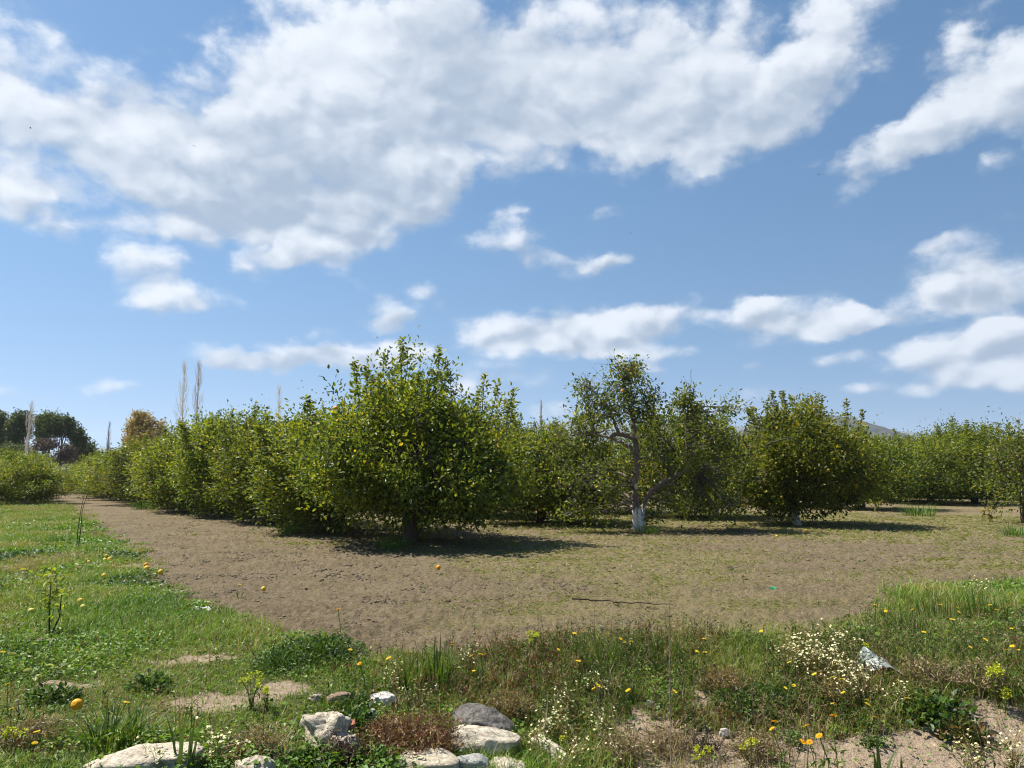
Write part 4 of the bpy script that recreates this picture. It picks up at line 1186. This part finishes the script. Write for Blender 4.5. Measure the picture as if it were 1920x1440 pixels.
for px, py in [(1492, 1316), (1488, 1330), (1470, 1344), (1545, 1355), (1568, 1348), (1585, 1352), (1592, 1362), (1625, 1372), (1642, 1378), (1655, 1376), (1540, 1340), (1705, 1350)]:
    put(DAISY, px, py, 'yellow_daisy', 'lemon yellow flower in the weeds below the cream flowered plants', 'flower', 'yellow flowers below the cream plants', (5, 3))
for px, py in [(697, 1296), (683, 1310), (722, 1300), (660, 1262), (905, 1290), (892, 1298), (880, 1286), (640, 1202), (850, 1252)]:
    put(DAISY, px, py, 'yellow_daisy', 'yellow daisy in the green grass above the stones', 'flower', 'daisies above the stones', (0, 2, 4))
for px, py in [(6, 1270), (18, 1400), (62, 1440), (68, 1452), (15, 1345), (484, 1320), (230, 1382), (450, 1128)]:
    put(DAISY, px, py, 'yellow_daisy', 'yellow flower in the low grass of the left side', 'flower', 'yellow flowers on the left', (5, 2))

def radish(seed, n, Rr, Hh, col=(.80, .74, .42), dry=.3):
    """a bushy wild radish: branching stems with pale four-petalled flowers"""
    rng = np.random.default_rng(seed); S, B = Geo(), Geo()
    for _ in range(n):
        a = rng.random() * 6.28; q = Rr * math.sqrt(rng.random())
        e = np.array([math.cos(a) * q, math.sin(a) * q * .8, Hh * rng.uniform(.55, 1.0) * (1 - .35 * (q / Rr) ** 2)])
        b = np.array([math.cos(a) * q * .3, math.sin(a) * q * .3, -.01])
        sc = (.30, .22, .09) if rng.random() < dry else (.11, .14, .035)
        P = bend(rng, b, e, 5, .03)
        S.tube(P, np.linspace(.003, .0015, 5), 3, sc, cap=False)
        ends = [e]
        for _ in range(3):
            s0 = P[rng.integers(2, 5)]; e2 = s0 + np.array([rng.normal(0, .06), rng.normal(0, .06), rng.uniform(.03, .12)])
            S.tube(np.array([s0, e2]), [.002, .001], 3, sc, cap=False); ends.append(e2)
        k = 5; Pl = P[rng.integers(0, 4, k)] + rng.normal(0, .01, (k, 3)); Ll = rng.uniform(.03, .07, k)
        S.leaves(Pl, rng.normal(size=(k, 3)) + [0, 0, .3], rng.normal(0, .4, (k, 3)) + [0, 0, 1], Ll, Ll * .3, np.array(sc) * [.8, 1, .8] * rng.uniform(.7, 1.2, (k, 1)), False)
        for q_ in ends:
            for _ in range(rng.integers(0, 3)):
                c = q_ + rng.normal(0, .012, 3); ax = unit(np.array([rng.normal(0, .5), rng.normal(-.3, .5), 1.0])); e1 = unit(np.cross(ax, [0, 1, .2])); e2 = np.cross(ax, e1)
                D = np.array([e1, e2, -e1, -e2]) + ax * .2
                B.leaves(np.repeat(c[None], 4, 0), D, np.repeat(ax[None], 4, 0), .0112, .0095, np.array(col) * rng.uniform(.85, 1.1), False, fold=.05)
    return S.mesh('radish_stems', (M_GRASS,)), B.mesh('radish_blossoms', (M_PETAL,))
RAD = [radish(1, 54, .26, .34, dry=.55), radish(2, 18, .16, .24), radish(3, 12, .14, .20, dry=.6), radish(4, 12, .12, .28, dry=.3)]
def put_radish(k, px, py, label, sc=1.0):
    g = ground(px, py)
    t = empty('wild_radish', g, label, 'wildflower', None, rd.random() * 6.28, sc)
    obj('stems', RAD[k][0], t); obj('blossoms', RAD[k][1], t)
put_radish(0, 1545, 1290, 'largest bushy plant with cream flowers on the bank, left of the sack', 1.05)
put_radish(0, 1600, 1318, 'cream flowered bushy plant directly below the left end of the sack', .8)
put_radish(1, 1480, 1268, 'cream flowered plant at the left side of the largest flowering bush', 1.1)
put_radish(3, 1512, 1245, 'tall thin cream flowered plant sticking out above the largest flowering bush', 1.1)
put_radish(3, 1570, 1232, 'loose cream flowered stems on the skyline of the bank near the sack', 1.0)
put_radish(3, 1838, 1128, 'pale flowered tall stems above the right grass against the earth', 1.1)
put_radish(2, 1690, 1338, 'white flowered weed below the right end of the sack', .9)
put_radish(2, 1062, 1345, 'cream flowered weed in the middle of the bank, right of the dark block', .95)
put_radish(1, 1040, 1388, 'cream flowered weed just above the weathered plank', .9)
put_radish(2, 1008, 1418, 'dense cream flowers beside the right end of the oval stone', .95)
put_radish(2, 1112, 1304, 'pale flowers with an orange bloom beside them, high on the bank', .7)
put_radish(2, 1132, 1398, 'row of cream flowers at the left edge of the sandy slope', .95)
put_radish(2, 1185, 1440, 'cream flowers at the bottom edge below the sandy slope', .9)
put_radish(2, 1080, 1448, 'cream flowers at the bottom edge below the plank', .9)
put_radish(3, 400, 1446, 'pale yellow flowers between the sword leaves and the white lump', .9)
put_radish(3, 285, 1462, 'pale flowers growing in front of the long stone slab', .7)
put_radish(2, 785, 1325, 'white flowered weed growing over the dried brown clump', .8)
put_radish(2, 738, 1296, 'white flowered weed beside the bright white chunk', .8)
put_radish(2, 880, 1258, 'cream flowered stems at the edge of the earth above the dark block', .8)
put_radish(2, 1900, 1440, 'pale flowered weed in the bottom right corner', 1.0)
put_radish(3, 1830, 1452, 'thin pale flowered stems at the bottom edge near the right corner', 1.0)

def spurge(seed, n=7, h=.22, col=(.42, .46, .02)):
    rng = np.random.default_rng(seed); S, B = Geo(), Geo()
    for _ in range(n):
        a = rng.random() * 6.28; q = .02 + .06 * rng.random()
        e = np.array([math.cos(a) * q, math.sin(a) * q, h * rng.uniform(.75, 1.1)])
        P = bend(rng, np.array([0, 0, -.01]), e, 4, .01)
        S.tube(P, .003, 4, (.16, .14, .05), cap=False)
        k = 14; tt = rng.random(k); Pl = e * tt[:, None]; th = rng.random(k) * 6.28
        S.leaves(Pl, np.stack([np.cos(th), np.sin(th), np.full(k, .4)], 1), rng.normal(0, .2, (k, 3)) + [0, 0, 1], .03, .009, GREENS[rng.integers(0, 3, k)] * [1.2, 1.1, 1], False)
        k = 26; d = unit(rng.normal(size=(k, 3)) + [0, 0, .9]); Pb = e + d * rng.uniform(.006, .03, (k, 1))
        B.leaves(Pb, d + rng.normal(0, .4, (k, 3)), d + [0, 0, .8], .016, .015, np.array(col) * rng.uniform(.75, 1.2, (k, 1)), False, fold=.02)
    return S.mesh('spurge_stems', (M_GRASS,)), B.mesh('spurge_heads', (M_PETAL,))
SPG = [spurge(1), spurge(2, 5, .18), spurge(3, 9, .26)]
def put_spurge(k, px, py, label, sc=1.0):
    g = ground(px, py)
    t = empty('spurge', g, label, 'wild plant', None, rd.random() * 6.28, sc)
    obj('stems', SPG[k][0], t); obj('flower_heads', SPG[k][1], t)
put_spurge(0, 1316, 1462, 'round bright yellow green flower head at the bottom edge below the sandy slope', .8)
put_spurge(0, 1408, 1446, 'yellow green spurge at the bottom edge right of the black dead weed', .8)
put_spurge(2, 1872, 1328, 'bushy yellow green spurge on the bank near the right edge', 1.05)
put_spurge(1, 1885, 1340, 'smaller yellow green spurge at the foot of the bushy one near the right edge', .9)
put_spurge(0, 470, 1330, 'yellow green spurge beside the bare earth left of the stones', .9)
put_spurge(1, 500, 1336, 'small spurge just right of another one by the bare earth', .8)
put_spurge(1, 1058, 1416, 'small yellow green spurge among the cream flowers right of the plank', .6)
put_spurge(1, 20, 1425, 'yellow green spurge in the lower left corner', .8)
put_spurge(2, 1000, 1238, 'yellow flowered spurge on the crest of the bank above the dark block', .8)
put_spurge(1, 1622, 1240, 'small yellow green spurge touching the left tip of the sack', .7)

def tuft(seed, n, h, wd, spread_, lean=.45, cols=GREENS, droop=.2):
    rng = np.random.default_rng(seed); G = Geo()
    a = rng.random(n) * 6.28; q = spread_ * np.sqrt(rng.random(n))
    P = np.stack([np.cos(a) * q, np.sin(a) * q, np.full(n, -.01)], 1)
    for i in range(n):                      # long blades bend over along several pieces
        L_ = h * rng.uniform(.55, 1.1); ln = np.clip(rng.normal(lean, droop), .02, .95)
        th = a[i] + rng.normal(0, .5); k = 6
        t = np.linspace(0, 1, k)
        d = np.array([math.cos(th), math.sin(th), 0]); sd = np.array([-math.sin(th), math.cos(th), 0])
        C_ = P[i] + d * (L_ * ln * t[:, None] ** 1.7) + np.array([0, 0, 1.]) * (L_ * (t - ln * .55 * t ** 2.2))[:, None]
        wv = wd * rng.uniform(.7, 1.2) * (1 - t ** 2.2) * (.55 + .9 * np.minimum(t * 3, .5)) * .5
        V = np.concatenate([C_ - sd * wv[:, None], C_ + [0, 0, -.15 * wd], C_ + sd * wv[:, None]])
        j = np.arange(k - 1)[:, None]
        F = np.concatenate([np.concatenate([j, j + k, j + k + 1, j + 1], 1), np.concatenate([j + k, j + 2 * k, j + 2 * k + 1, j + k + 1], 1)])
        G.add(V, [F], cols[rng.integers(0, len(cols))] * rng.uniform(.8, 1.2))
    return G.mesh('grass_tuft', (M_GRASS,))
SWORD = np.array([(.07, .115, .035), (.09, .13, .045), (.06, .10, .03)])
T_SWORD = [tuft(1, 9, .30, .022, .05, .16, SWORD, .10), tuft(2, 6, .26, .024, .04, .18, SWORD, .10)]
T_ARCH = [tuft(3, 70, .30, .010, .10, .62), tuft(4, 60, .36, .011, .10, .35), tuft(5, 90, .16, .006, .12, .5), tuft(6, 130, .34, .007, .22, .35)]
BRIGHT = np.array([(.06, .14, .015), (.09, .19, .02), (.13, .21, .03)])
T_FOOT = [tuft(7, 160, .38, .012, .35, .45, BRIGHT)]
STRAW = np.array([(.32, .25, .14), (.40, .33, .2), (.25, .19, .11)])
T_STRAW = [tuft(8, 16, .26, .006, .05, .3, STRAW), tuft(11, 30, .20, .006, .08, .5, STRAW)]
def put_tuft(lst, k, px, py, label, sc=1.0, name='grass_tuft', cat='grass tuft'):
    o = obj(name, lst[k], None, ground(px, py), rd.random() * 6.28); o.scale = (sc,) * 3
    tag(o, label, cat)
put_tuft(T_SWORD, 0, 345, 1462, 'clump of upright sword-shaped leaves before the long stone slab', 1.25, 'sword_leaf_plant', 'plant')
put_tuft(T_SWORD, 1, 1650, 1492, 'upright sword-shaped leaves at the bottom edge before the sand', 1.5, 'sword_leaf_plant', 'plant')
put_tuft(T_SWORD, 1, 1690, 1496, 'second clump of sword-shaped leaves at the bottom edge, right of another', 1.1, 'sword_leaf_plant', 'plant')
put_tuft(T_SWORD, 1, 1800, 1500, 'thin sword-shaped leaves at the bottom edge near the right corner', 1.0, 'sword_leaf_plant', 'plant')
put_tuft(T_ARCH, 0, 205, 1408, 'arching clump of broad green grass above the long stone slab', 1.25)
put_tuft(T_ARCH, 0, 255, 1392, 'flatter clump of arching grass reaching towards the sword leaves', 1.0)
put_tuft(T_ARCH, 1, 822, 1282, 'tall coarse grass tuft rising above the dried brown clump', 1.2)
put_tuft(T_ARCH, 1, 770, 1290, 'coarse grass tuft left of the tallest one above the stones', .95)
put_tuft(T_ARCH, 3, 1760, 1165, 'thick green grass tuft in the middle of the right grass', 1.15)
put_tuft(T_ARCH, 3, 1840, 1160, 'thick green grass tuft near the right edge of the right grass', 1.2)
put_tuft(T_ARCH, 3, 1700, 1190, 'thick green grass tuft at the left end of the right grass', 1.0)
put_tuft(T_ARCH, 3, 1250, 1232, 'green grass tuft on the crest beside the tall dry stalk', .9)
put_tuft(T_ARCH, 3, 1130, 1240, 'green grass tuft on the crest left of the tall dry stalk', .8)
put_tuft(T_FOOT, 0, 738, 1030, 'bright green grass growing at the foot of the largest tree', 1.0)
put_tuft(T_FOOT, 0, 1722, 968, 'isolated green grass tuft under the low front tree at the right', 1.7)
put_tuft(T_FOOT, 0, 1903, 1006, 'bright grass tuft at the foot of the thin tree by the right edge', 1.1)
put_tuft(T_FOOT, 0, 1215, 1002, 'green grass at the foot of the whitewashed trunk', .9)
put_tuft(T_FOOT, 0, 545, 1000, 'green grass under the skirt of the row left of the largest tree', 1.0)
put_tuft(T_FOOT, 0, 268, 955, 'patch of green grass at the foot of the far left hedge row', 1.5)
put_tuft(T_STRAW, 0, 950, 1292, 'pale straw tuft on the crest above the dark block', .9, 'straw_tuft')
put_tuft(T_STRAW, 0, 1650, 1372, 'pale dry straw tuft above the sand below the sack', 1.1, 'straw_tuft')
put_tuft(T_STRAW, 0, 1690, 1225, 'dry straw stems standing right behind the sack', 1.0, 'straw_tuft')
put_tuft(T_STRAW, 1, 1150, 1300, 'matted dry straw in the middle of the bank', 1.3, 'straw_tuft')
put_tuft(T_STRAW, 1, 510, 1420, 'grey matted straw left of the rugged white rock', 1.4, 'straw_tuft')
put_tuft(T_STRAW, 1, 1270, 1452, 'dry straw at the bottom edge of the sandy slope', 1.1, 'straw_tuft')

for i, (px, py, lab) in enumerate([(120, 1440, 'left end of the long stone slab'), (180, 1462, 'front of the long stone slab'), (300, 1462, 'right end of the long stone slab'), (430, 1466, 'left side of the white lump of stone'), (505, 1462, 'right side of the white lump of stone'),
        (560, 1412, 'left foot of the rugged white rock'), (600, 1424, 'front of the rugged white rock'), (730, 1446, 'left side of the flat beige slab'), (845, 1412, 'gap between the dark block and the oval stone'), (968, 1402, 'right side of the dark grey block'),
        (975, 1432, 'right end of the oval stone'), (660, 1330, 'right side of the broken brown brick'), (612, 1326, 'gap between the pinkish stone and the brick'), (735, 1330, 'right side of the bright white chunk'), (820, 1366, 'left side of the dark grey block')]):
    put_tuft([T_ARCH[2], T_STRAW[1]], i % 2, px, py, 'short %s grass growing at the %s' % (('green', 'dry')[i % 2], lab), .8)

def leafy_mesh(seed, n, Rr, Hh, L, cols, wd=.6):
    rng = np.random.default_rng(seed); G = Geo()
    d = unit(rng.normal(size=(n, 3))); d[:, 2] = np.abs(d[:, 2])
    P = d * (rng.random((n, 1)) ** .5) * [Rr, Rr * .8, Hh]
    P *= 1 + .5 * (fbm(d[:, 0] * 2 + 5, d[:, 1] * 2, seed, 2)[:, None] - .5)
    LL = L * rng.uniform(.6, 1.3, n)
    G.leaves(P, d + rng.normal(0, .6, (n, 3)), rng.normal(0, .4, (n, 3)) + [0, 0, .8] + d * .4, LL, LL * wd, cols[rng.integers(0, len(cols), n)] * rng.uniform(.75, 1.25, (n, 1)), True)
    for _ in range(14):
        q = P[rng.integers(0, n)]; G.tube(np.array([[0, 0, -.01], q * .6 + [0, 0, .01], q]), .003, 3, cols[0] * [1.4, 1, 1], cap=False)
    return G.mesh('leafy_weed', (M_GRASS,))
DEEP = np.array([(.025, .06, .012), (.045, .095, .018), (.07, .13, .02)])
LW = [leafy_mesh(1, 2000, .42, .19, .032, np.concatenate([DEEP, GREENS])), leafy_mesh(2, 330, .19, .11, .038, np.concatenate([DEEP, GREENS])), leafy_mesh(3, 130, .12, .07, .036, GREENS),
      leafy_mesh(4, 240, .15, .12, .05, np.array([(.16, .09, .03), (.10, .12, .03), (.07, .10, .025)]), .35)]
def put_weed(k, px, py, label, sc=1.0, name='leafy_weed', cat='weed'):
    o = obj(name, LW[k], None, ground(px, py), rd.random() * 6.28); o.scale = (sc,) * 3
    tag(o, label, cat)
put_weed(0, 602, 1236, 'dark green mound of weeds at the edge of the tilled earth', 1.05)
put_weed(0, 530, 1252, 'broader lighter mound of weeds left of the dark green one', .75)
put_weed(1, 668, 1362, 'bright leafy weed between the rugged white rock and the sandy patch', 1.1)
put_weed(1, 665, 1330, 'leafy weed growing right of the broken brown brick', .9)
put_weed(1, 100, 1316, 'broad leaved green weed left of the lone orange', 1.0)
put_weed(1, 280, 1292, 'green leafy weed at the upper left of the larger bare patch', 1.0)
put_weed(1, 1755, 1345, 'green leafy weed patch on the bank above the sand, right of the sack', 1.6)
put_weed(1, 1720, 1330, 'green leafy weed just left of another, below the sack', 1.2)
put_weed(2, 1490, 1392, 'small green rosette alone on the sand', .9)
put_weed(3, 1810, 1392, 'low reddish green weed spreading on the sand near the right edge', 1.3)
put_weed(2, 1640, 1400, 'small reddish yellow weed on the sand below the straw tuft', .9)
put_weed(1, 700, 1440, 'green leafy weed at the bottom edge below the dried brown clump', .9)
put_weed(1, 590, 1440, 'leafy weed at the bottom edge below the rugged white rock', 1.0)
put_weed(1, 1380, 1330, 'dark leafy weed on the bank between the sand patches', 1.2)
put_weed(0, 1450, 1310, 'dark green weed mound at the foot of the cream flowered plants', .6)
put_weed(2, 1445, 1348, 'broad leaved seedling in the shade left of the yellow flowers', 1.0)
put_weed(3, 690, 1408, 'reddish brown weed between the white rocks and the dried clump', .8)
put_weed(1, 1712, 1508, 'broad leaved shoot at the bottom edge right of the sword leaves', 1.0)

def dry_clump(seed, n, Rr, Hh, cols):
    rng = np.random.default_rng(seed); G = Geo()
    for _ in range(n):
        a = rng.random() * 6.28; q = Rr * math.sqrt(rng.random())
        b = np.array([math.cos(a) * q * .6, math.sin(a) * q * .5, 0]); e = np.array([math.cos(a) * q + rng.normal(0, .06), math.sin(a) * q + rng.normal(0, .06), Hh * rng.uniform(.4, 1.05) * (1 - .4 * (q / Rr) ** 2)])
        c = cols[rng.integers(0, len(cols))] * rng.uniform(.7, 1.2)
        P = bend(rng, b, e, 5, .03); G.tube(P, [.0028, .0024, .002, .0015, .001], 3, c, cap=False)
        k = 7; Pl = P[rng.integers(1, 5, k)] + rng.normal(0, .012, (k, 3)); L = rng.uniform(.015, .04, k)
        G.leaves(Pl, rng.normal(size=(k, 3)), rng.normal(size=(k, 3)), L, L * .35, c * rng.uniform(.8, 1.5, (k, 1)), False)
    return G.mesh('dried_weed', (M_GRASS,))
RUST = np.array([(.16, .085, .045), (.24, .14, .07), (.11, .055, .035), (.22, .07, .04), (.30, .21, .11)])
BLK = np.array([(.035, .028, .022), (.06, .045, .03)])
DC = [dry_clump(1, 420, .30, .26, RUST), dry_clump(2, 60, .18, .22, BLK), dry_clump(3, 160, .22, .20, np.array([(.30, .23, .13), (.22, .16, .09)])), dry_clump(5, 40, .09, .22, np.array([(.10, .05, .04), (.07, .04, .03)])),
      dry_clump(6, 260, .24, .2, np.array([(.30, .20, .08), (.25, .19, .09), (.18, .15, .06)]))]
def put_dry(k, px, py, label, sc=1.0, name='dried_weed'):
    o = obj(name, DC[k], None, ground(px, py), rd.random() * 6.28); o.scale = (sc,) * 3
    tag(o, label, 'dry weed')
put_dry(0, 775, 1412, 'big rusty brown clump of dried weeds left of the dark block', 1.0)
put_dry(0, 730, 1400, 'rusty dried weeds at the left end of the big brown clump', .7)
put_dry(3, 632, 1432, 'dark upright dried weed standing before the white rocks', 1.0)
put_dry(3, 660, 1440, 'dark dried weed right beside another before the white rocks', .9)
put_dry(1, 1330, 1420, 'black dead weed with crossing stems on the sandy slope', .85)
put_dry(2, 1255, 1410, 'tan dead stems on the sandy slope left of the black dead weed', .9)
put_dry(2, 1165, 1420, 'tan dry weed at the left side of the sandy slope', .9)
put_dry(2, 1420, 1420, 'dry stems at the bottom edge right of the black dead weed', .9)
put_dry(4, 1555, 1310, 'orange brown dried stems under the largest cream flowered plant', 1.0)
put_dry(4, 1355, 1290, 'orange tinted dry weeds on the bank above the black dead weed', .9)
put_dry(2, 1740, 1285, 'pale brown dry weeds right of the sack', 1.2)
put_dry(2, 1840, 1290, 'pale brown dry weeds near the bushy spurge at the right', 1.1)
put_dry(4, 955, 1340, 'golden brown moss-like dry weeds right of the dark block', .8)
put_dry(2, 475, 1420, 'grey brown dry weeds above the white lump at the bottom', .9)
put_dry(2, 60, 1400, 'brown dry weeds in the lower left corner', .9)

def stalk(px, py, top_py, label, lean_px=4, rad=.004, col=(.24, .18, .11), leaves_=3, seed=0):
    rng = np.random.default_rng(seed)
    g = ground(px, py); k = g[1] / F_PX
    e = g + np.array([lean_px * k, 0, (py - top_py) * k])
    G = Geo(); P = bend(rng, g - [0, 0, .02], e, 8, .008)
    G.tube(P, np.linspace(rad, rad * .5, 8), 5, col)
    for i in range(leaves_):
        q = P[rng.integers(1, 7)]
        G.leaves(q[None], rng.normal(size=(1, 3)) + [0, 0, .6], rng.normal(size=(1, 3)), .05, .006, np.array(col) * 1.3)
    tag(obj('dry_stalk', G.mesh('dry_stalk', (M_TWIG,))), label, 'dry stalk')
stalk(1258, 1450, 1150, 'tallest thin dry stalk, rising from the bottom edge past the crest of the bank', 4, .0045, (.27, .21, .14), 2, 1)
stalk(1122, 1370, 1290, 'short pale stalk below the pale flowers high on the bank', 0, .003, (.33, .28, .2), 0, 2)
stalk(1010, 1400, 1312, 'pale leaning stalk right of the dark block', 16, .005, (.42, .36, .26), 0, 3)
stalk(1425, 1470, 1290, 'dark dry stalk at the bottom edge left of the orange daisies', -8, .004, (.13, .09, .06), 3, 4)
stalk(1472, 1450, 1340, 'brown dry stalk rising among the orange daisies', 0, .003, (.15, .11, .07), 2, 5)
stalk(1512, 1450, 1320, 'thick grey brown stalk right of the orange daisy pair', 10, .006, (.22, .17, .11), 2, 6)
stalk(1545, 1450, 1375, 'green stem at the bottom edge left of the single orange daisy', 4, .003, (.10, .14, .04), 3, 7)
stalk(497, 1430, 1318, 'dark thin stalk above the white lump at the bottom edge', -2, .003, (.10, .08, .05), 1, 8)
stalk(360, 1400, 1290, 'dark slender stalk rising out of the sword leaves', -4, .003, (.10, .07, .05), 1, 9)
stalk(810, 1430, 1335, 'thin stalk leaning over the big brown clump', -22, .003, (.28, .22, .15), 0, 10)
stalk(30, 1372, 1318, 'dark stalk at the left edge in the low grass', 0, .003, (.09, .07, .04), 1, 11)
stalk(59, 1370, 1325, 'dark stalk in the low grass right of another at the left edge', 2, .003, (.09, .07, .04), 1, 12)
for i, (px, tp) in enumerate([(1008, 1150), (1022, 1160), (1145, 1152), (1150, 1170), (1110, 1148), (1063, 1160), (1180, 1165), (1215, 1172), (1372, 1176), (1385, 1192), (1362, 1186), (1634, 1152), (1050, 1186), (1090, 1178), (1130, 1182)]):
    stalk(px, 1226, tp, 'thin dark stem standing up from the crest against the tilled earth', rd.uniform(-8, 8), .0022, (.10, .075, .05), 4, 20 + i)
    COL.objects[-1]['group'] = 'thin stems along the crest'

def sapling(px, py, stems, leaf_pts, label, lcol, bark=(.05, .04, .03), seed=0, nl=10, lsz=.06):
    rng = np.random.default_rng(seed)
    g = ground(px, py); k = g[1] / F_PX
    L = lambda x, y: np.array([(x - px) * k, rng.normal(0, .03), (py - y) * k])
    t = empty('sapling', g, label, 'sapling')
    T, G = Geo(), Geo()
    for pts in stems:
        P = np.array([L(*p) for p in pts]); n = 9; tt = np.linspace(0, len(P) - 1, n)
        Q = np.stack([np.interp(tt, np.arange(len(P)), P[:, j]) for j in range(3)], 1)
        T.tube(Q, np.linspace(.010, .004, n), 5, bark)
    for (x, y) in leaf_pts:
        c = L(x, y); P = c + rng.normal(0, .06, (nl, 3))
        G.leaves(P, rng.normal(size=(nl, 3)), rng.normal(0, .5, (nl, 3)) + [0, 0, .7], lsz * rng.uniform(.6, 1.3, nl), lsz * .5, np.array(lcol)[rng.integers(0, len(lcol), nl)] * rng.uniform(.8, 1.2, (nl, 1)))
    obj('stem', T.mesh('sapling_stem', (M_BARK,), True), t); obj('leaves', G.mesh('sapling_leaves', (M_LEAF,)), t)
sapling(144, 1032, [[(143, 1032), (142, 1000), (146, 960), (153, 930)], [(145, 1032), (148, 995), (150, 955), (158, 926)]], [(154, 926), (158, 922), (150, 930)],
        'bare thin sapling of two dark stems standing on the grass by the path', [(.07, .09, .02)], seed=1, nl=8, lsz=.07)
sapling(95, 1192, [[(92, 1192), (91, 1150), (90, 1100)], [(102, 1192), (103, 1160), (106, 1120)]], [(60, 1082), (72, 1078), (86, 1086), (92, 1100), (84, 1112), (98, 1120), (92, 1135), (104, 1140), (80, 1128), (70, 1092), (100, 1108)],
        'leafy young sapling with yellow green top leaves on the left grass', [(.14, .19, .03), (.30, .32, .05), (.20, .24, .04)], seed=2, nl=8, lsz=.07)
sapling(1857, 980, [[(1857, 980), (1856, 965), (1852, 950)], [(1857, 980), (1860, 962), (1868, 952)]], [(1852, 955), (1860, 950), (1866, 956), (1856, 966), (1846, 960), (1860, 970)],
        'small yellowing sapling left of the thin tree at the right edge', [(.28, .22, .03), (.20, .14, .03), (.14, .16, .03)], seed=3, nl=16, lsz=.11)
sapling(1648, 962, [[(1648, 962), (1648, 945)], [(1648, 962), (1640, 942)]], [(1648, 945), (1640, 942), (1652, 940), (1644, 950)],
        'low yellow green sapling at the right foot of the broad yellowish tree', [(.22, .22, .03), (.14, .17, .03)], seed=4, nl=22, lsz=.10)

def bird(px, py, d, label, rz):
    q = ray(px, py); q = q / np.linalg.norm(q) * d
    G = Geo(); dark = np.array([.02, .02, .022])
    t = np.linspace(-1, 1, 9)
    G.tube(np.stack([t * .09, 0 * t, .012 * (1 - t ** 2)], 1), .026 * np.sqrt(1.02 - t ** 2) + .003, 7, dark)
    for s_ in (-1, 1):
        V = np.array([(.04, s_ * .02, .01), (-.03, s_ * .02, .01), (.045, s_ * .12, .06), (-.02, s_ * .12, .055), (-.02, s_ * .25, .03), (-.045, s_ * .23, .028)])
        V = np.concatenate([V, V + [0, 0, -.006]])
        G.add(V, [np.array([(0, 1, 3, 2), (2, 3, 5, 4), (6, 8, 9, 7), (8, 10, 11, 9), (0, 2, 8, 6), (2, 4, 10, 8), (1, 7, 9, 3), (3, 9, 11, 5)])], dark)
    G.add(np.array([(-.08, -.015, .0), (-.08, .015, .0), (-.15, .03, .0), (-.15, -.03, .0)]), [np.array([(0, 1, 2, 3)])], dark)
    tag(obj('bird', G.mesh('bird', (M_TWIG,)), None, (q[0], q[1], CAM_H + q[2]), rz), label, 'bird')
bird(57, 240, 95, 'tiny dark bird before the left part of the big cloud', .4)
bird(364, 274, 100, 'tiny dark bird before the middle of the big cloud', 2.2)
bird(1535, 327, 100, 'tiny dark bird at the tip of the long cloud on the right', 1.2)
bird(1182, 437, 105, 'tiny dark bird in the open blue below the big cloud', 2.8)

def pale_leaves():
    rng = np.random.default_rng(9)
    for i, (px, py, lab) in enumerate([(18, 1240, 'heap of pale green wilted leaves at the left edge'), (95, 1266, 'wilted pale yellow leaf heap above the small bare patch')]):
        G = Geo(); n = 16
        P = np.stack([rng.normal(0, .08, n), rng.normal(0, .06, n), rng.uniform(.02, .06, n)], 1)
        G.leaves(P, rng.normal(size=(n, 3)) * [1, 1, .3], rng.normal(0, .4, (n, 3)) + [0, 0, 1], .075, .05, np.array([.42, .44, .22]) * rng.uniform(.8, 1.15, (n, 1)))
        tag(obj('wilted_leaves', G.mesh('wilted_leaves', (M_GRASS,)), None, ground(px, py)), lab, 'wilted leaves')
pale_leaves()

# ------------------------------------------------------------------ haze over the plain
def build_haze():
    V = np.array([(sx * 9000, sy * 9000, z) for z in (-6, 470) for sy in (-1, 1) for sx in (-1, 1)], float)
    F = np.array([(0, 2, 3, 1), (4, 5, 7, 6), (0, 1, 5, 4), (1, 3, 7, 5), (3, 2, 6, 7), (2, 0, 4, 6)])
    m, t, o = new_mat('air')
    v = t.n('ShaderNodeVolumePrincipled')
    v.inputs['Color'].default_value = (.72, .84, 1, 1); v.inputs['Density'].default_value = .00013; v.inputs['Anisotropy'].default_value = .2
    t.link(v.outputs[0], o.inputs['Volume'])
    tag(obj('haze', mesh_np('haze', V, [F], None, (m,))), kind='stuff')
build_haze()
